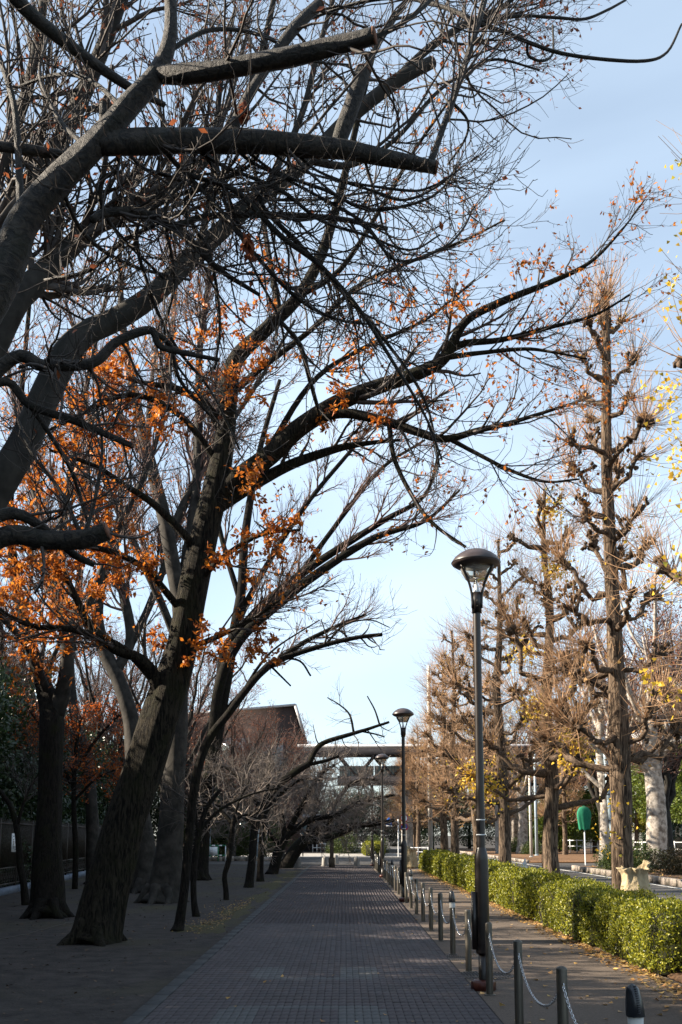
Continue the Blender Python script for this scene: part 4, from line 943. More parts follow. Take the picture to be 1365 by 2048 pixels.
xs = {25.0: 1098, 31.8: 1004, 38.6: 952, 45.6: 908, 51.6: 888}
gk = []
for Y, H, lab, ye, dr, nb in rowg:
    X = (xs[Y] - CX) / FPX * Y * 1.005
    gk.append(ginkgo(X, Y, H, .185, lab, None, None, nb=nb, shoots=66 + (Y > 40) * 12, yellow=ye, dry=dr, sl=(.5, 1.7)))
for Y, X in ((82, 6.0), (89, 6.1), (96, 6.0), (103, 6.1), (84, 13), (96, 13), (78, 17), (90, 19)):
    c = copy_tree(gk[3 + int(Y) % 2]); c.location = (X, Y, 0); c.rotation_euler = (0, 0, Y); c.scale = (1, 1, .95)
    tag(c, 'distant ginkgo with pale dense shoots beyond the side road', None, 'ginkgos beyond the side road')
# ginkgo just outside the frame whose yellow sprays reach in
XN, YN = 5.25, 11.6
near_tips = [(4.6, tipw(1455, 1350, YN - .3, XN, YN)), (5.0, tipw(1455, 1150, YN, XN, YN)), (6.2, tipw(1455, 930, YN - .2, XN, YN)), (7.0, tipw(1455, 780, YN + .3, XN, YN)), (8.0, tipw(1455, 620, YN, XN, YN)), (9.3, tipw(1455, 400, YN, XN, YN))]
bl = []
for px, py, r, m in ((1345, 560, .05, 10), (1352, 610, .1, 34), (1340, 760, .12, 34), (1330, 800, .12, 44), (1345, 850, .14, 60), (1350, 900, .14, 56), (1345, 950, .1, 34), (1350, 1130, .12, 30), (1355, 1180, .08, 16), (1290, 1340, .06, 14), (1300, 1362, .07, 16), (1345, 1375, .09, 36), (1360, 330, .08, 14), (1358, 480, .12, 16), (1350, 1000, .1, 12), (1300, 1300, .03, 0)):
    bl.append((W(px, py, YN - .1), r, m))
rt = ginkgo(XN, YN, 11.5, .27, 'ginkgo with bright yellow leaf sprays at the start of the hedge row', None, near_tips, nb=9, shoots=26, yellow=60, dry=40, branch_tip_leaves=bl, sl=(.6, 1.5))
g = Geo()
for (c, r, m) in bl:
    tgt = c - np.array([XN, YN, 0])
    st = min((t for _, t in near_tips), key=lambda t: np.linalg.norm(t - tgt))
    for k in range(3):
        e = tgt + rng.normal(size=3) * .12; md = (st + e) / 2 + rng.normal(size=3) * .08
        q, rr = smooth_path([st, md, e], [.006, .004, .0025], 7); g.tubes(q, rr, 4)
for px, py in ((1312, 240), (1325, 270), (1345, 255), (1300, 385), (1315, 410), (1330, 520), (1320, 700)):
    e = W(px, py, YN) - np.array([XN, YN, 0]); st = min((t for _, t in near_tips), key=lambda t: np.linalg.norm(t - e))
    q, rr = smooth_path([st, (st + e) / 2 + rng.normal(size=3) * .1, e], [.006, .004, .0022], 7); g.tubes(q, rr, 4)
tag(g.build('crown', MT['shoot'], rt), kind='stuff')

# ------------------------------------------------------------------ hedge blocks
def hedge(y0, y1, label, dens, size, x0=3.55, x1=4.45, h=.8):
    root = empty('hedge', ((x0 + x1) / 2, (y0 + y1) / 2, 0.05), label, 'hedge', None)
    hx, hy, hz = (x1 - x0) / 2, (y1 - y0) / 2, h - .05
    Geo().bbox(-hx + .09, hx - .09, -hy + .09, hy - .09, -.02, hz - .1, .08).build('branch_core', MT['hedgecore'], root)
    areas = [2 * hy * hz, 2 * hx * 2 * hy, 2 * hx * hz, 2 * hy * hz * .4, 2 * hx * hz * .4]
    g = Geo()
    for i, A in enumerate(areas):
        n = int(A * dens); u = rng.random(n) * 2 - 1; v = rng.random(n)
        if i in (0, 3): s = -1 if i == 0 else 1; p = np.stack([np.full(n, s * hx), u * hy, v ** .8 * hz], 1); nn = np.array([s, 0, .3])
        elif i == 1: p = np.stack([u * hx, (v * 2 - 1) * hy, np.full(n, hz)], 1); nn = np.array([0, 0, 1.])
        else: s = -1 if i == 2 else 1; p = np.stack([u * hx, np.full(n, s * hy), v ** .8 * hz], 1); nn = np.array([0, s, .3])
        e = np.array([hx, hy, hz]); q = p.copy(); q[:, 2] = np.maximum(q[:, 2], 0)
        t = np.abs(q) / e; k = (np.maximum(0, t - .72) / .28); q *= (1 - np.array([.10, .03, .09]) * (k[:, [1, 2, 0]] + k[:, [2, 0, 1]]))   # rounded edges
        w = .05 * np.sin(q[:, 1] * 2.3 + y0 * 3) + .035 * np.sin(q[:, 1] * 5.1 + q[:, 2] * 3 + y0) + .03 * np.sin(q[:, 0] * 7 + q[:, 1] * 11.3) + .022 * np.sin(q[:, 2] * 13 + q[:, 1] * 17)
        dep = -np.abs(rng.normal(size=n)) * .05 + (rng.random(n) < .04) * rng.random(n) * .10
        q = q + nn * (w + dep)[:, None]
        q[:, 2] = np.maximum(q[:, 2], .0)
        leaves(g, q, size, dirs=nrm(np.tile(nn, (n, 1)) * .35 + rng.normal(size=(n, 3)) * .7 + [0, 0, .5]), jit=.1, nor=nn)
    tag(g.build('foliage', MT['hedge'], root), kind='stuff')
    g = Geo()
    for k in range(int((y1 - y0) * 5)):
        x, y = rng.uniform(-hx * .9, hx * .5), rng.uniform(-hy, hy) * .95
        q, rr = smooth_path([(x, y, -.04), (x + rng.normal() * .05, y + rng.normal() * .05, .3), (x + rng.normal() * .12, y + rng.normal() * .12, .7)], [.012, .009, .005], 6); g.tubes(q, rr, 4)
    tag(g.build('stem', MT['twig'], root), kind='stuff')
hedge(6.0, 10.95, 'clipped green hedge block at the open end of the row, nearest the capped bollard', 1700, (.03, .055))
hedge(11.95, 14.8, 'short clipped hedge block in front of the cloth sack and tall ginkgo', 4200, (.025, .048), x0=3.6)
hedge(15.1, 19.1, 'clipped hedge block just beyond the cloth sack', 2900, (.028, .05))
hedge(19.2, 24.9, 'clipped hedge block at the foot of the ginkgo with yellow green leaves', 2300, (.034, .064), h=.84)
hedge(25.05, 31.0, 'clipped hedge block beside the third ginkgo, behind the tall near lamp post', 1550, (.045, .08), h=.84)
hedge(31.2, 39.0, 'clipped hedge block leading up to the fourth ginkgo', 1100, (.055, .095), h=.86)
hedge(39.2, 48.0, 'clipped hedge block before the far sack, at the end of the row', 850, (.065, .11), h=.88)
hedge(80, 92, 'dark clipped hedge beyond the side road next to the round signs', 400, (.08, .13), x0=1.6, x1=3.2, h=1.0)

# fallen leaves
def scatter(n, fx, fy, size, key, label, z=.012, shape=LEAF_FAN):
    g = Geo(); pos = np.stack([fx(n), fy(n), z + rng.random(n) * .012], 1)
    d = rng.normal(size=(n, 3)); d[:, 2] *= .15
    leaves(g, pos, size, shape, dirs=d, flat=.25, jit=.05)
    o = g.build('fallen_leaves', MT[key]); tag(o, label, 'leaves', None, 'stuff')
scatter(5200, lambda n: 3.66 - np.abs(rng.normal(size=n)) * .16, lambda n: rng.uniform(6, 48, n), (.03, .075), 'fallen', 'drift of dry yellow and brown leaves along the foot of the hedge', .014)
scatter(420, lambda n: rng.uniform(1.3, 3.6, n), lambda n: 5 + 45 * rng.random(n) ** 1.6, (.03, .07), 'fallen', 'scattered fallen leaves on the asphalt walkway', .010)
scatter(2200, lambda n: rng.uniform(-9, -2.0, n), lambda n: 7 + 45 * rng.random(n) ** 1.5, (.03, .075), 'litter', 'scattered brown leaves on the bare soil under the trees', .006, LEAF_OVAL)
scatter(700, lambda n: -2.3 - np.abs(rng.normal(size=n)) * .35, lambda n: np.concatenate([rng.normal(19.5, 1.2, n // 2), rng.normal(23.5, 1.5, n - n // 2)]), (.03, .06), 'fallen', 'patch of yellowish leaves on the soil along the path edge', .006, LEAF_OVAL)
scatter(70, lambda n: rng.uniform(-1.7, 1.3, n), lambda n: 8 + 40 * rng.random(n) ** 1.5, (.03, .06), 'fallen', 'few stray leaves lying on the brick path', .02)
scatter(2600, lambda n: rng.uniform(11, 16, n), lambda n: rng.uniform(25, 48, n), (.06, .13), 'fallen', 'carpet of dry leaves on the strip across the road', .205, LEAF_OVAL)

# ------------------------------------------------------------------ lamp posts
LX = 1.49
def lamp():
    r = empty('street_lamp', (0, 0, 0), 'x', 'lamp')
    Geo().lathe([(.001, 0), (.135, 0), (.135, .08), (.11, .105), (.001, .105)], 8).build('base', MT['red_base'], r)
    Geo().lathe([(.05, .11), (.05, .40), (.046, .40)], 20).build('base_pipe', MT['lamp'], r, True)
    cas = Geo().lathe([(.045, .375), (.072, .375), (.075, .39), (.075, 1.36), (.073, 1.40), (.055, 1.47), (.047, 1.49)], 24).build('casing', MT['lamp'], r, False)
    Geo().box(-.115, -.07, -.05, .04, .42, 1.02).build('control_box', MT['lamp'], cas)
    Geo().lathe([(.047, 1.48), (.0445, 2.6), (.041, 4.10)], 20).build('pole', MT['lamp'], r, True)
    for z in (1.78, 1.62): Geo().lathe([(.0475, z), (.05, z), (.05, z + .012), (.0475, z + .012)], 20).build('strap', MT['white'], r)
    Geo().lathe([(.041, 4.07), (.054, 4.07), (.058, 4.2), (.064, 4.30), (.001, 4.30)], 20).build('collar', MT['lamp'], r, True)
    head = Geo().lathe([(.001, 4.80), (.06, 4.797), (.13, 4.778), (.19, 4.745), (.24, 4.705), (.272, 4.66), (.276, 4.64), (.268, 4.625), (.255, 4.615), (.23, 4.60), (.20, 4.585), (.001, 4.585)], 40).build('lamp_shade', MT['lamp_dome'], r, True)
    Geo().lathe([(.277, 4.652), (.281, 4.645), (.277, 4.638)], 40).build('rim', MT['lamp'], head, True)
    Geo().lathe([(.178, 4.584), (.165, 4.53), (.118, 4.455), (.10, 4.448), (.001, 4.448)], 32).build('glass', MT['glass'], r, True)
    Geo().lathe([(.045, 4.301), (.03, 4.34), (.016, 4.40), (.008, 4.446), (.001, 4.447)], 20).build('reflector', MT['white'], r, True)
    for k in range(3):
        a = math.radians(90 + 120 * k); c, s = math.cos(a), math.sin(a)
        q = np.array([[.058 * c, .058 * s, 4.12], [.066 * c, .066 * s, 4.28], [.10 * c, .10 * s, 4.40], [.15 * c, .15 * s, 4.50], [.205 * c, .205 * s, 4.60]])
        P, R = smooth_path(q, [.014, .014, .014, .014, .015], 14); Geo().tubes(P, R, 8, True).build('arm', MT['lamp'], r, True)
    for z in (4.14, 4.2): Geo().lathe([(.001, -.003), (.006, -.003), (.006, .003), (.001, .003)], 8, (0, -.057, z)).build('bolt', MT['steel'], r)
    return r
lp = lamp()
for i, (Y, lab) in enumerate(((11.05, 'tall dark brown street lamp on a red base, beside the ribbed manhole cover'), (25.4, 'dark brown street lamp second along the chain fence, before the ginkgo with pale shoots'),
                              (39.9, 'dark brown street lamp third along the chain fence, beneath the footbridge truss'), (54.6, 'street lamp at the far end of the chain fence, half hidden by cherry twigs'))):
    o = lp if i == 0 else copy_tree(lp); o.location = (LX, Y, .006); o.scale = (1, 1, 1.014); o['label'] = lab; o['group'] = 'street lamps along the path'; o['category'] = 'lamp'

# ------------------------------------------------------------------ bollards and chains
BX = 1.505; BYS = [3.57 + 1.78 * k for k in range(28)]
def bollard(cap):
    r = empty('bollard', (0, 0, 0), 'x', 'bollard')
    Geo().lathe([(.001, 0), (.062, 0), (.062, .006), (.04, .012)], 20).build('base_flange', MT['steel'], r)
    if not cap:
        Geo().lathe([(.038, .008), (.038, .722), (.0365, .728), (.026, .738), (.012, .743), (.001, .744)], 20).build('post', MT['steel'], r, True)
    else:
        Geo().lathe([(.038, .008), (.038, .66)], 20).build('post', MT['steel'], r, True)
        Geo().lathe([(.040, .64), (.040, .72), (.001, .72)], 20).build('band', MT['band'], r)
        g = Geo(); n, k = 20, 14; V = []
        for i in range(k):
            f = i / (k - 1); z = .715 + .165 * f
            rx = .047 * (1 - .45 * f ** 1.5) * (math.sqrt(max(0, 1 - max(0, (f - .8) / .2) ** 2)) if f > .8 else 1) + .001
            ry = rx * (1 + .35 * math.sin(f * 3.1)); ox = -.012 * f
            for j in range(n):
                a = 2 * math.pi * j / n; V.append((rx * math.cos(a) + ox, ry * math.sin(a), z))
        Q = [(i * n + j, i * n + (j + 1) % n, (i + 1) * n + (j + 1) % n, (i + 1) * n + j) for i in range(k - 1) for j in range(n)]
        cp = g.add(V, Q).build('cap', MT['rubber'], r, True)
        sg = Geo()
        for i in range(13):
            f = .12 + .8 * i / 12; rx = .047 * (1 - .45 * f ** 1.5); yy = -rx * (1 + .35 * math.sin(f * 3.1)) * (math.sqrt(max(.05, 1 - max(0, (f - .8) / .2) ** 2)) if f > .8 else 1)
            sg.beam((-.012 * f - .002, yy - .002, .715 + .165 * f), (-.012 * f + .014, yy - .002, .719 + .165 * f), .005, .006)
        tag(sg.build('lacing', MT['rubber'], cp), kind='stuff')
    t = np.linspace(0, 2 * np.pi, 11)
    for s in (-1, 1): Geo().tubes(np.stack([np.zeros(11), s * .049 + .013 * np.cos(t), .615 + .018 * np.sin(t)], 1), np.full(11, .0035), 6).build('eye_bolt', MT['chain'], r, True)
    return r
bp, bc = bollard(False), bollard(True)
used = {0: False, 1: False}
def link_mesh():
    t = np.linspace(0, 2 * np.pi, 11); P = np.stack([.019 * np.cos(t), .0095 * np.sin(t), np.zeros(11)], 1)
    g = Geo().tubes(P, np.full(11, .0034), 5); return g.V[0], g.Q[0]
LV, LQ = link_mesh()
def chain_mesh(fine):
    s = np.linspace(-1, 1, 400); L = 1.78 - .105
    k = 1.9; y = s * L / 2; z = .60 - .25 * (np.cosh(k) - np.cosh(k * s)) / (np.cosh(k) - 1)
    C = np.stack([np.zeros(400), y, z], 1); dl = np.concatenate([[0], np.cumsum(np.linalg.norm(np.diff(C, axis=0), axis=1))])
    g = Geo()
    if not fine:
        P, R = resample(C, np.full(400, .009), 40); g.tubes(P, R, 5); return g
    n = int(dl[-1] / .029)
    for i in range(n + 1):
        u = dl[-1] * i / n; p = np.array([np.interp(u, dl, C[:, j]) for j in range(3)]); q = np.array([np.interp(min(u + .01, dl[-1]), dl, C[:, j]) for j in range(3)]); q0 = np.array([np.interp(max(u - .01, 0), dl, C[:, j]) for j in range(3)])
        t = nrm(q - q0); sd = np.array([1., 0, 0]); nn = np.cross(t, sd)
        if i % 2: sd, nn = nn, -sd
        a = .5; sd, nn = sd * math.cos(a) + nn * math.sin(a), nn * math.cos(a) - sd * math.sin(a)
        g.add(p + LV[:, :1] * t + LV[:, 1:2] * sd + LV[:, 2:] * nn, LQ)
    return g
cf = chain_mesh(True).build('chain', MT['chain'], None, True); cfd = cf.data
bpy.data.objects.remove(cf)
for i, Y in enumerate(BYS):
    cap = int(i % 5 == 1); src = bc if cap else bp
    o = copy_tree(src) if used[cap] else src; used[cap] = True
    o.location = (BX, Y, .007)
    if cap:
        nm = {1: 'bollard with black laced rubber cap and white band, beside the open end of the hedge', 6: 'bollard with black rubber cap and white band, beside the small manhole cover'}.get(i)
        tag(o, nm or 'distant bollard with black rubber cap and white band in the chain fence', None, 'capped bollards')
    else: tag(o, 'plain round steel bollard with domed top in the chain fence', None, 'plain bollards')
    if i < len(BYS) - 1:
        c = bpy.data.objects.new('chain', cfd); COL.objects.link(c); c.location = (BX, Y + .89, .011)
        tag(c, 'silver chain sagging between two steel bollards', 'chain', 'chains of the bollard fence')
cone = G(762, 1768)

# ------------------------------------------------------------------ sacks
def sack(c, s, label, rz=0, body=.8):
    r = empty('cloth_sack', tuple(c), label, 'sack', None, rz); n, k = 48, 26; V = []
    for i in range(k):
        f = i / (k - 1)
        rad = .31 * (.55 + .45 * min(1, f / .08) ** .5)
        if f > .5: rad *= 1 - .22 * math.sin(min(1, (f - .5) / .3) * math.pi / 2) ** 2
        if f > .82: rad *= 1 + .22 * ((f - .82) / .18) ** 1.3
        for j in range(n):
            a = 2 * math.pi * j / n; top = max(0, (f - .7) / .3)
            ear = .15 * max(0, .5 + .5 * math.cos(a - .15)) ** 4 + .04 * max(0, .5 + .5 * math.cos(a - 2.9)) ** 6 + .03 * math.sin(3 * a + 1)
            rr = rad * (1 + (.05 + .14 * top) * math.sin(8 * a + 3 * f) + .05 * math.sin(3 * a + 4 * f) + .035 * math.sin(13 * a - 6 * f))
            V.append((rr * math.cos(a) * s, rr * .85 * math.sin(a) * s, (body * min(f / .82, 1) + top ** 1.4 * (.12 + ear)) * s + .012 * math.sin(7 * a + 11 * f)))
    for i in range(5):                     # inside of the open mouth
        f = (i + 1) / 5
        for j in range(n):
            b0 = V[(k - 1) * n + j]; V.append((b0[0] * (.96 - .45 * f), b0[1] * (.96 - .45 * f), b0[2] * (1 - f) + (body + .02) * s * f))
    K = k + 5
    Q = [(i * n + j, i * n + (j + 1) % n, (i + 1) * n + (j + 1) % n, (i + 1) * n + j) for i in range(K - 1) for j in range(n)]
    Geo().add(np.array(V), Q).build('bag', MT['sack'], r, True)
    g = Geo().lathe([(.001, 0), (.15, 0), (.1, .05), (.001, .07)], 12, (0, 0, body), s, s); g.V[0][:, 2] *= s; g.build('contents', MT['leaf_soil'], r)
sack((W(1270, 1760, 17.9)[0], 17.9, .05), .9, 'big pale cloth sack standing beside the tall ginkgo behind the hedge', .1, 1.0)
q = G(823, 1737); sack((q[0], 50.5, .01), 1.0, 'pale cloth sack at the far end of the hedge row', 2.)
for px, d in ((1042, 29.5),):
    q = W(px, 1732, d); g = Geo(); V = [(-.3, -.3, 0), (.3, -.3, 0), (.3, .3, 0), (-.3, .3, 0), (.15, .1, .95)]
    g.add(V, [(0, 3, 2, 1)], [(0, 1, 4), (1, 2, 4), (2, 3, 4), (3, 0, 4)]); r = empty('plastic_sheet', (q[0], d, .05), 'pale plastic sheet draped to a point behind the hedge', 'sheet'); g.build('sheet', MT['band'], r)

# ------------------------------------------------------------------ across the road
def pole(name, px, d, r, ztop, m, label, z0=0., lean=0., cat='pole'):
    x = (px - CX) / FPX * d * 1.005; e = empty(name, (x, d, z0), label, cat)
    h = ztop - z0; Geo().tubes(np.array([[0, 0, -.01], [lean * .5, 0, h * .5], [lean, 0, h]]), np.array([r * 1.15, r, r * .8]), 14, True).build('shaft', MT[m], e, True)
    Geo().lathe([(.001, 0), (r * 1.9, 0), (r * 1.9, .03), (r * 1.2, .06)], 14).build('base_plate', MT[m], e)
    for z in (h * .35, h * .55): Geo().lathe([(r * 1.0, z), (r * 1.18, z), (r * 1.18, z + .05), (r * 1.0, z + .05)], 14, (lean * z / h, 0, 0)).build('band', MT['steel'], e)
    return e
pole('utility_pole', 859, 52.6, .11, 10.6, 'concpole', 'tall pale concrete utility pole among the ginkgos')
pole('street_pole', 1222, 46.5, .11, 6.2, 'paleblue', 'pale blue steel pole leaning beside the tall ginkgo trunk', .2, -.35)
pole('street_pole', 1068, 75.0, .10, 8.0, 'paleblue', 'pale blue pole across the road, left of the green shrouded sign', .16)
pole('street_pole', 1057, 70.0, .09, 7.2, 'concpole', 'slim cream pole across the road next to the pale blue pole', .16)
pole('street_pole', 1362, 60.0, .09, 4.2, 'paleblue', 'short pale blue post among the evergreens across the road', .16)
pole('street_pole', 421, 66.5, .15, 3.0, 'paleblue', 'blue grey post behind the green and white barrier')
pole('street_pole', 519, 68.0, .15, 3.2, 'paleblue', 'blue grey post behind the straight cherry stem')
# sign shrouded in green cloth
X, Y = (1163 - CX) / FPX * 56 * 1.005, 56.0
r = empty('covered_sign', (X, Y, .01), 'round sign on a white post shrouded in green cloth', 'sign')
Geo().lathe([(.035, 0), (.035, 2.4), (.001, 2.4)], 12).build('post', MT['white'], r, True)
g = Geo(); n, k = 36, 16; V = []
for i in range(k):
    f = i / (k - 1); z = 1.95 + 1.32 * f
    w = .36 * math.sqrt(max(0.0, 1 - max(0, (f - .62) / .38) ** 2)) * (.78 + .3 * min(1, f * 1.8)) + .004
    for j in range(n):
        a = 2 * math.pi * j / n; fo = 1 + .09 * math.sin(7 * a + f * 2) * (1.1 - f)
        V.append((w * math.cos(a) * fo, w * .42 * math.sin(a) * fo, z + .05 * math.sin(5 * a) * (1 - f)))
Q = [(i * n + j, i * n + (j + 1) % n, (i + 1) * n + (j + 1) % n, (i + 1) * n + j) for i in range(k - 1) for j in range(n)]
g.add(V, Q).build('cloth_cover', MT['green'], r, True)
# white pipe fences
def pipefence(name, a, b_, n, h, label, z=0.):
    a = np.array([*a, z]); b_ = np.array([*b_, z]); r = empty(name, tuple(a), label, 'fence'); d = b_ - a
    for i in range(n + 1): Geo().beam(d * i / n, d * i / n + [0, 0, h], .07).build('post', MT['white'], r)
    for f in (.92, .5): Geo().beam([0, 0, h * f] + d * .002, d * .998 + [0, 0, h * f], .05, .06).build('rail', MT['white'], r)
pipefence('pipe_fence', (18.6, 86), (22.3, 82), 8, 1.15, 'white pipe fence behind the green shrouded sign', .16)
pipefence('pipe_fence', (19.5, 70), (26, 66), 7, 1.1, 'white pipe fence behind the round bushes and plane tree', .16)
pipefence('guard_rail', (5.0, 79.5), (6.4, 77.5), 2, .75, 'short white guard rail at the corner of the side road')
pipefence('guard_rail', (.3, 97), (2.3, 96), 3, .95, 'white guard rail beyond the side road near the round bush')
pipefence('guard_rail', (-3.1, 98), (-1.5, 98), 4, .9, 'white railing beyond the crossing behind the wooden prop')

# plane trees across the road
def planetree(px, d, r, label, pts=None, H=14):
    x = (px - CX) / FPX * d * 1.005; root = empty('plane_tree', (x, d, .18), label, 'tree')
    P, R = smooth_path([(0, 0, -.02), (.02, 0, .8), (.08, 0, 3), (-.05, .1, 5.5), (.1, 0, 8)], [r * 1.5, r * 1.08, r, r * .85, r * .6], 40)
    R *= 1 + .03 * rng.normal(size=40); Geo().tubes(P, R, 18, True).build('trunk', MT['plane'], root, True)
    lim = []
    for k in range(8):
        az = k * 2.3 + d; z = 3.6 + 4.2 * k / 8; p0 = np.array([0, 0, z]); dv = np.array([math.cos(az), math.sin(az), 1.0])
        L = 2.2 + 2.4 * rng.random()
        q, rr = smooth_path([p0, p0 + dv * L * .3, p0 + dv * L * .62 + [0, 0, .5], p0 + dv * L * .8 + [0, 0, L * .6]], [r * .45, r * .32, r * .22, r * .1], 16)
        Geo().tubes(q, rr, 8, True).build('limb', MT['plane'], root, True); lim.append(resample(q, rr, 9))
    Pm, Rm = np.stack([l[0] for l in lim]), np.stack([l[1] for l in lim]); tw = Geo()
    a = spawn(Pm, Rm, 90, (.8, 2.4), (20, 60), 7, .4, .012, .06, .14, .2, 1., .4); tw.tubes(*a, sides=4)
    b2 = spawn(a[0], a[1], 900, (.4, 1.1), (20, 60), 5, .5, .008, .05, .16, .1, 1., .5); tw.tubes(*b2)
    tag(tw.build('crown', MT['twig_red'], root), kind='stuff')
    g = Geo(); pos, dr_ = on_curves(b2[0], 700); leaves(g, pos, (.1, .18), dirs=dr_); tag(g.build('foliage', MT['redleaf'], root), kind='stuff')
    return root
planetree(1303, 45.0, .42, 'stout plane tree with mottled pale bark among round bushes across the road')
planetree(1203, 46.8, .26, 'slimmer plane tree with mottled bark beside the pale blue pole')
planetree(1395, 43.0, .3, 'plane tree with leaning limb above the dry bush across the road')
planetree(1040, 82.0, .4, 'distant plane tree across the road near the cream pole')
planetree(1022, 92.0, .4, 'far plane tree beyond the white pipe fence')

# evergreen trees and bushes across the road
CM = [crown_mesh('foliage', MT['camphor'], 9000, (.16, .28), (2.6, 2.6, 2.8), 24), crown_mesh('foliage', MT['yellowgreen'], 7000, (.14, .26), (2.0, 2.0, 2.2), 18)]
CT = trunk_mesh(MT['ginkgo'], 3.5, .17)
for px, d, h, s, m, lab in ((1330, 66, 7.4, 1.0, 0, 'bright green broadleaf tree behind the stout plane tree'), (1372, 60, 6.8, .9, 0, 'bright green broadleaf tree above the dry bush'), (1268, 74, 5.6, .85, 1, 'yellow green tree between the ginkgo and the stout plane tree'),
                            (1185, 84, 6.0, 1.0, 0, 'green tree behind the white pipe fence and shrouded sign'), (1125, 90, 5.0, .95, 0, 'dark green tree left of the shrouded sign'), (1095, 96, 5.4, 1.0, 0, 'green tree far behind the second ginkgo'), (1150, 98, 5.6, 1.1, 1, 'yellowish tree far behind the white pipe fence')):
    r = empty('broadleaf_tree', ((px - CX) / FPX * d, d, .15), lab, 'tree', 'broadleaf trees across the road'); obj('trunk', CT, r)
    obj('crown', CM[m], r, (0, 0, h - 2.5 * s), (s, s, s * .95), random.uniform(0, 6), 'stuff')
BS = [crown_mesh('foliage', MT['bushleaf'], 5000, (.06, .11), (.8, .8, .7), 14, .6), crown_mesh('foliage', MT['drybush'], 4000, (.06, .11), (.8, .8, .6), 14, .6)]
for px, d, z, s, m, lab in ((1273, 40.5, .62, 1.02, 0, 'round clipped green bush in front of the stout plane tree'), (1345, 38.0, .55, 1.0, 1, 'dull brownish clipped bush beside the round green bush'), (1222, 43, .6, .85, 0, 'round green bush between ginkgo trunk and plane tree'),
                            (1042, 84, .6, 1.1, 0, 'low green bush across the road near the cream pole'), (1062, 80, .6, 1.0, 0, 'low green bush at the foot of the pale blue pole'), (1018, 88, .6, 1.1, 0, 'low green bush far across the road'), (688, 92, .75, 1.7, 0, 'round clipped bush beyond the crossing'), (752, 95, .7, 1.3, 0, 'clipped green bush beyond the far lamp')):
    o = obj('round_bush', BS[m], None, ((px - CX) / FPX * d, d, z), (s, s, s), random.uniform(0, 6)); tag(o, lab, 'bush', 'bushes across the road')

# ------------------------------------------------------------------ generic bare trees for the background
def bare_tree(H, spread, m='twig_red', nl=9, n=(95, 850, 3300), rm=.009, leaf=0):
    root = empty('bare_tree', (0, 0, 0), 'x', 'tree'); lim = []; tw = Geo()
    P, R = smooth_path([(0, 0, -.05), (.05, 0, H * .1), (0, .05, H * .22)], [.45, .33, .28], 14); Geo().tubes(P, R, 14, True).build('trunk', MT['smooth'], root, True)
    for k in range(nl):
        az = k * 2.4 + rng.normal() * .2; o = spread * (.35 + .65 * rng.random()); dv = np.array([math.cos(az) * o, math.sin(az) * o, 0])
        q, rr = smooth_path([(0, 0, H * .19), dv * .2 + [0, 0, H * .38], dv * .55 + [0, 0, H * .62], dv + [0, 0, H * (.8 + .12 * rng.random())]], [.19, .14, .085, .03], 16)
        q[2:] += rng.normal(size=(14, 3)) * .07
        Geo().tubes(q, rr, 8, True).build('limb', MT['smooth'], root, True); lim.append(resample(q, rr, 9))
    Pm, Rm = np.stack([l[0] for l in lim]), np.stack([l[1] for l in lim])
    a = spawn(Pm, Rm, n[0], (1.2, 3.4), (18, 50), 7, .45, rm * 1.6, .07, .12, .2, 1., .35, rmax=.05); tw.tubes(*a, sides=4)
    b2 = spawn(a[0], a[1], n[1], (.5, 1.5), (18, 50), 5, .55, rm, .06, .14, .1, 1., .4); tw.tubes(*b2)
    c = spawn(b2[0], b2[1], n[2], (.25, .8), (18, 50), 3, .6, rm * .7, .05, .16, .1, 1., .5); tw.tubes(*c)
    tag(tw.build('crown', MT[m], root), kind='stuff')
    if leaf: g = Geo(); pos, d_ = on_curves(c[0], leaf); leaves(g, pos, (.08, .16), dirs=d_ - [0, 0, .3]); tag(g.build('foliage', MT['redleaf'], root), kind='stuff')
    return root
bt = [bare_tree(15, 4.6), bare_tree(14, 5.2, leaf=2500)]
spots = [(-17.5, 34, 1.2, 0), (-15, 45, 1.1, 0), (-9.0, 52, .95, 1), (-13, 56, 1.0, 0), (-23, 40, 1.3, 0), (-9.9, 66, .9, 1), (-17, 64, 1.1, 1)]
sp2 = [(22, 62, 1.15, 1), (27, 72, 1.2, 0), (19, 74, 1.1, 1), (17.5, 55, 1.05, 1), (25, 54, 1.1, 0), (14.5, 92, .95, 0), (21, 98, 1.1, 1)]
sp3 = [(-3.5, 112, .8, 0), (12, 124, .8, 1), (8, 118, .8, 1), (-9, 116, .85, 0), (-5.8, 72, .66, 1), (-9.5, 78, .75, 1), (-7.4, 66.0, .74, 1), (-6.0, 69, .74, 1), (-4.7, 75, .66, 1), (-11.5, 70, .8, 1), (24, 116, .8, 0)]
usedb = [False, False]
for lst, lab, gr in ((spots, 'bare grey tree with fine purple brown twigs rising behind the fence', 'bare trees behind the fence'), (sp2, 'bare tree with reddish twigs standing across the road', 'bare trees across the road'), (sp3, 'distant bare tree near the footbridge', 'distant bare trees')):
    for x, y, s, k in lst:
        o = copy_tree(bt[k]) if usedb[k] else bt[k]; usedb[k] = True
        o.location = (x, y, 0); o.rotation_euler = (0, 0, random.uniform(0, 6)); o.scale = (s, s, s); tag(o, lab, 'tree', gr)
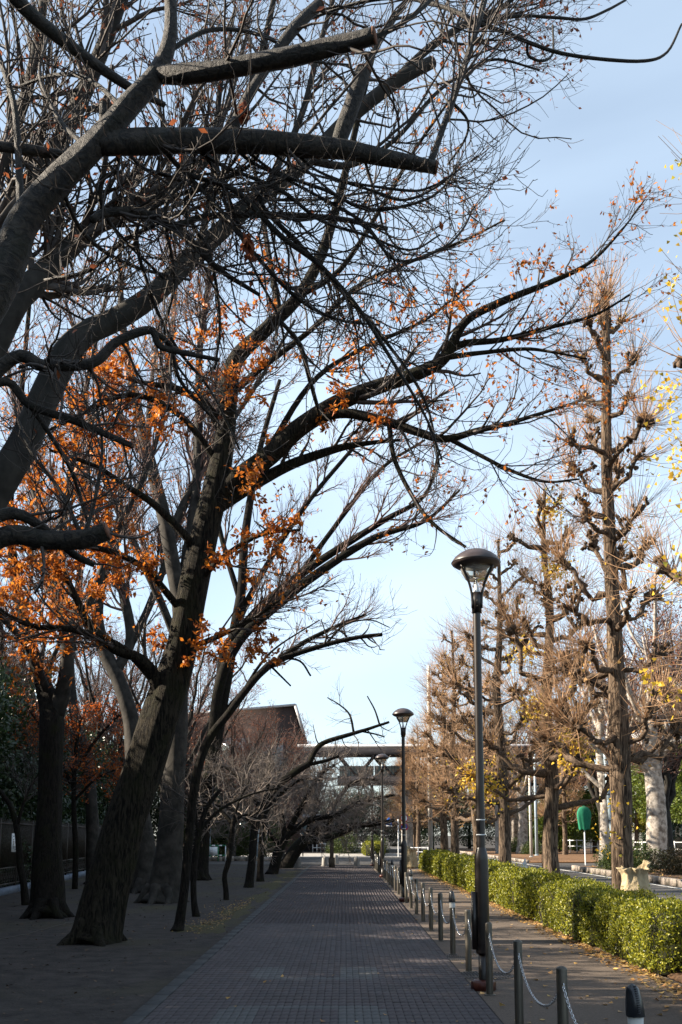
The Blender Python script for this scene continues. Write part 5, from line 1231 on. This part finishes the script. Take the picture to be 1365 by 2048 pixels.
# small orange maple by the fence
b0 = (-8.6, 31.5); T = Tree('maple_tree', b0, b0[1], 'small maple with bright orange leaves in front of the fence', 'tree', None, MT['mossbark'])
for pts in ([(150, 1780, 6), (152, 1700, 6), (148, 1600, 5), (150, 1520, 4), (160, 1440, 3)], [(149, 1580, 4), (110, 1500, 3), (60, 1420, 2)], [(150, 1540, 4), (200, 1470, 3), (240, 1430, 2)], [(150, 1600, 3), (190, 1560, 2.5), (230, 1540, 2)]): T.limb(pts, 'trunk' if pts[0][1] > 1700 else 'limb', sides=8)
P, R = T.arr(); a = spawn(P[:, 3:], R[:, 3:], 130, (.5, 1.5), (30, 80), 6, .5, .006, .0, .2, .2, 1., .5); T.twigs(*a)
b2 = spawn(a[0], a[1], 600, (.2, .6), (30, 80), 4, .6, .004, -.02, .2, .2, 1., .5); T.twigs(*b2)
pos, d_ = on_curves(b2[0], 5200); T.leaf('mapleleaf', pos + rng.normal(size=pos.shape) * .06, (.05, .10), dirs=d_ - np.array([0, 0, .4])); T.done()

# ------------------------------------------------------------------ footbridge and buildings
r = empty('footbridge', (-4, 84, 0), 'covered steel truss footbridge crossing above the road', 'bridge'); x0, x1 = 0., 44.
Z0, Z1 = 6.45, 8.55
Geo().box(x0, x1, -1.7, 1.7, Z1 + .34, Z1 + .54).build('roof', MT['bridge_pale'], r)
Geo().box(x0, x1, -1.5, 1.5, Z1 - .3, Z1 + .3).build('top_chord', MT['bridge'], r)
Geo().box(x0 + 3.4, x1, -1.5, 1.5, Z0 - .62, Z0 - .02).build('deck', MT['bridge'], r)
Geo().box(x0 + 3.4, x1, -1.53, -1.51, Z0 - .02, Z0 + .05).build('edge_trim', MT['bridge'], r)
k = 0; x = x0 + 3.5
while x < x1 - 3:
    for yy in (-1.4, 1.4):
        Geo().beam((x, yy, Z1 - .3), (x + 1.5, yy, Z0), .2, .2).build('diagonal', MT['bridge'], r); Geo().beam((x + 3.0, yy, Z1 - .3), (x + 1.5, yy, Z0), .2, .2).build('diagonal', MT['bridge'], r)
    Geo().box(x + .05, x + 2.95, 1.2, 1.24, Z0, Z0 + 1.05).build('panel', MT['bridge_glass'], r)
    g = Geo()
    for i in range(13): g.box(x + .05 + i * .24, x + .08 + i * .24, 1.15, 1.18, Z0, Z0 + 1.1)
    tag(g.build('baluster', MT['bridge'], r), kind='stuff'); x += 3.0
for x in (9.2, 17.0, 25.5, 38): Geo().lathe([(.5, 0), (.45, Z0 - .6)], 16, (x, 0, 0)).build('pier', MT['concrete'], r)
# brick hall left of the bridge
r = empty('brick_building', (-15.5, 97, 0), 'red brown brick building with a sloped roof edge beside the footbridge', 'building')
V = [(0, 0, 0), (11.0, 0, 0), (11.5, 0, 11.5), (10.6, 0, 14.2), (-1, 0, 13.2)]; V += [(x, y + 16, z) for x, y, z in V]
Geo().add(V, [(1, 6, 7, 2), (2, 7, 8, 3), (3, 8, 9, 4), (4, 9, 5, 0)], [(0, 1, 2), (0, 2, 3), (0, 3, 4), (5, 7, 6), (5, 8, 7), (5, 9, 8)]).build('wall', MT['bricks_wall'], r)
g = Geo().beam((11.55, -.15, 11.4), (10.65, -.15, 14.3), .3, .2).beam((10.7, -.15, 14.28), (-1.1, -.15, 13.25), .3, .2); g.build('roof_edge', MT['roofm'], r)
for (a, b2, c, d_) in ((1.2, 3.4, 9.2, 10.9), (3.6, 5.8, 9.2, 10.9), (5.2, 6.6, 6.2, 8.2), (8.2, 9.4, 4.0, 10.2), (1.2, 3.4, 5.2, 7.0), (2.0, 7.5, 1.4, 3.2)):
    w = Geo().box(a - .1, b2 + .1, -.06, -.005, c - .1, d_ + .1).build('window', MT['roofm'], r)
    nn = max(1, int((b2 - a) / 1.1))
    for i in range(nn): Geo().box(a + i * (b2 - a) / nn + .04, a + (i + 1) * (b2 - a) / nn - .04, -.10, -.062, c, d_).build('pane', MT['glassb'], w)
r = empty('low_building', (-13, 104, 0), 'long low building with a pale roof edge under the footbridge', 'building')
Geo().box(0, 13, 0, 6, 0, 3.4).build('wall', MT['bridge'], r); Geo().box(-.4, 13.4, -.6, 6.4, 3.45, 3.75).build('roof', MT['bridge_pale'], r)
for i in range(8): Geo().box(.5 + i * 1.55, 1.7 + i * 1.55, -.05, -.004, .8, 2.8).build('window', MT['glassb'], r)
r = empty('office_building', (38, 128, 0), 'pale gridded office block far behind the plane trees', 'building')
Geo().box(0, 22, 0, 12, 0, 15.5).build('wall', MT['officewall'], r)
for j in range(5):
    for i in range(11):
        w = Geo().box(.5 + i * 1.95, 1.95 + i * 1.95, -.08, -.005, 1.2 + j * 3.0, 3.0 + j * 3.0).build('window', MT['roofm'], r); Geo().box(.6 + i * 1.95, 1.85 + i * 1.95, -.12, -.082, 1.3 + j * 3.0, 2.9 + j * 3.0).build('pane', MT['glassb'], w)

# ------------------------------------------------------------------ end of the path: stone bollards, prop, barrier, signs, person
for px, py, lab in ((714, 1733, 'round topped stone bollard at the right of the path end'), (650, 1733, 'round topped stone bollard left of the wooden prop'), (597, 1735, 'round topped stone bollard beside the mossy cherry trunk'), (672, 1728, 'round topped stone bollard just behind the wooden prop')):
    q = G(px, py); r = empty('stone_bollard', (q[0], q[1], .002), lab, 'bollard', 'stone bollards at the path end')
    Geo().lathe([(.2, 0), (.2, .06)], 16).build('foot', MT['stone'], r); Geo().lathe([(.16, .06), (.15, .36), (.14, .44), (.1, .5), (.05, .53), (.001, .54)], 16).build('post', MT['stone'], r, True)
q = W(664, 1735, 51.6); r = empty('wooden_prop', (q[0], 51.6, .018), 'wooden prop with straw padding holding up the mossy cherry bough', 'prop')
Geo().box(-.1, .1, -.1, .1, 0, 1.42).build('post', MT['wood'], r); Geo().box(-.16, .16, -.14, .14, 0, .5).build('sleeve', MT['wood'], r)
Geo().tubes(np.array([[-.75, 0, 1.52], [0, 0, 1.5], [.25, 0, 1.53]]), np.array([.09, .1, .1]), 12, True).build('crossbar_pad', MT['pad'], r, True)
Geo().tubes(np.array([[.25, 0, 1.55], [.6, 0, 1.68], [1.05, 0, 1.92]]), np.array([.08, .1, .09]), 12, True).build('bough_pad', MT['pad'], r, True)
# green and white barrier
q = G(405, 1723); r = empty('barrier', (q[0] - .3, q[1], 0), 'green and white pipe barrier with a white board', 'barrier')
for i, z in enumerate((.38, 1.0)):
    for k in range(8): Geo().tubes(np.array([[k * .22, 0, z], [k * .22 + .22, 0, z]]), np.full(2, .04), 8, True).build('rail', MT['barr' if k % 2 else 'white'], r, True)
for x in (0, .62, 1.3, 1.76): Geo().tubes(np.array([[x, 0, 0], [x, 0, .98]]), np.full(2, .035), 8, True).build('post', MT['barr' if .1 < x < 1.5 else 'white'], r, True)
Geo().box(.66, 1.26, -.06, -.045, .42, .92).build('board', MT['white'], r)
kr = empty('stone_edging', (-11.5, 64.6, 0), 'rough stone edging row below the ivy hedge', 'kerb')
for i in range(11):
    Geo().bbox(i * .74, i * .74 + .72, random.uniform(-.03, .03), .35, 0, .3 + random.uniform(-.04, .05), .05).build('kerb_stone', MT['kerb'], kr)
IV = crown_mesh('foliage', MT['bushleaf'], 9000, (.09, .16), (4.2, .6, 1.25), 40, .4)
o = obj('ivy_hedge', IV, None, (-8.0, 68.6, 1.2)); tag(o, 'ivy covered hedge behind the green and white barrier', 'hedge')
# signs
def disc(r_, y, m, name, par, z, ring=None):
    g = Geo(); n = 28; a = np.linspace(0, 2 * np.pi, n, endpoint=False)
    for yy in (y, y + .006): g.add(np.stack([r_ * np.cos(a), np.full(n, yy), z + r_ * np.sin(a)], 1), None, [(0, k, k + 1) if yy == y else (0, k + 1, k) for k in range(1, n - 1)])
    g.build(name, MT[m], par)
r = empty('road_sign', ((808 - CX) / FPX * 79, 79, 0), 'pair of round road signs, one blue with a red ring, on a white post', 'sign')
Geo().lathe([(.04, 0), (.04, 3.3), (.001, 3.3)], 10).build('post', MT['white'], r, True)
disc(.32, -.06, 'signred', 'ring', r, 2.3); disc(.25, -.07, 'signblue', 'face', r, 2.3); Geo().beam((-.18, -.074, 2.48), (.18, -.074, 2.12), .01, .07).build('slash', MT['signred'], r)
disc(.32, -.06, 'signred', 'ring', r, 2.98); disc(.25, -.07, 'white', 'face', r, 2.98); Geo().box(-.1, .1, -.076, -.072, 2.9, 3.06).build('mark', MT['signblue'], r)
r = empty('crossing_sign', ((796 - CX) / FPX * 76.6, 76.6, .013), 'blue crossing sign held out from a white post', 'sign')
Geo().lathe([(.04, 0), (.04, 2.85), (.001, 2.85)], 10).build('post', MT['white'], r, True); Geo().beam((0, 0, 2.65), (-.5, 0, 2.65), .04).build('bracket', MT['white'], r)
g = Geo(); V = [(-.92, -.03, 2.4), (-.48, -.03, 2.4), (-.48, -.03, 2.75), (-.7, -.03, 3.0), (-.92, -.03, 2.75)]; V += [(x, .0, z) for x, y, z in V]
g.add(V, [(0, 1, 2, 4), (5, 9, 7, 6), (0, 5, 6, 1), (1, 6, 7, 2), (2, 7, 8, 3), (3, 8, 9, 4), (4, 9, 5, 0)], [(4, 2, 3), (9, 8, 7)]); g.build('face', MT['signblue'], r)
Geo().add([(-.82, -.034, 2.5), (-.58, -.034, 2.5), (-.7, -.034, 2.8)], None, [(0, 1, 2)]).build('mark', MT['white'], r); Geo().box(-.92, -.48, -.03, 0, 2.27, 2.38).build('plate', MT['white'], r)
# person walking, dark clothes, seen from behind
pp = (-3.35, 78.0, .013); r = empty('person', pp, 'person in dark clothes walking away past the mossy cherry trunk', 'person')
bm_v = [(0, 0, .95), (0, .01, 1.15), (0, .02, 1.35), (0, .02, 1.47), (0, .03, 1.55), (0, .04, 1.66), (0, .04, 1.74),
        (.1, .0, .88), (.12, .1, .5), (.12, .02, .09), (.12, .16, .04), (-.1, 0, .88), (-.11, -.02, .48), (-.11, -.22, .1), (-.11, -.1, .04),
        (.19, .02, 1.40), (.25, -.04, 1.12), (.26, .06, .88), (.26, .1, .80), (-.19, .02, 1.40), (-.25, .06, 1.12), (-.26, .16, .90), (-.26, .2, .82)]
ed = [(0, 1), (1, 2), (2, 3), (3, 4), (4, 5), (5, 6), (0, 7), (7, 8), (8, 9), (9, 10), (0, 11), (11, 12), (12, 13), (13, 14), (2, 15), (15, 16), (16, 17), (17, 18), (2, 19), (19, 20), (20, 21), (21, 22)]
rd = [.15, .14, .15, .07, .06, .1, .09, .1, .075, .055, .045, .1, .075, .055, .045, .07, .055, .045, .04, .07, .055, .045, .04]
me = bpy.data.meshes.new('body'); me.from_pydata(bm_v, ed, []); po = bpy.data.objects.new('body', me); COL.objects.link(po); po.parent = r
md = po.modifiers.new('skin', 'SKIN'); 
for i, v in enumerate(me.skin_vertices[0].data if me.skin_vertices else []): v.radius = (rd[i], rd[i] * .85)
if not me.skin_vertices:
    import bmesh
    b_ = bmesh.new(); b_.from_mesh(me); ly = b_.verts.layers.skin.verify(); b_.verts.ensure_lookup_table()
    for i, v in enumerate(b_.verts): v[ly].radius = (rd[i], rd[i] * .85); v[ly].use_root = i == 0
    b_.to_mesh(me); b_.free()
po.modifiers.new('sub', 'SUBSURF').levels = 2; me.materials.append(MT['cloth'])
Geo().lathe([(.001, .13), (.06, .12), (.1, .06), (.108, 0), (.1, -.05), (.07, -.08), (.001, -.085)], 14, (0, .035, 1.69)).build('hair', MT['rubber'], r, True)
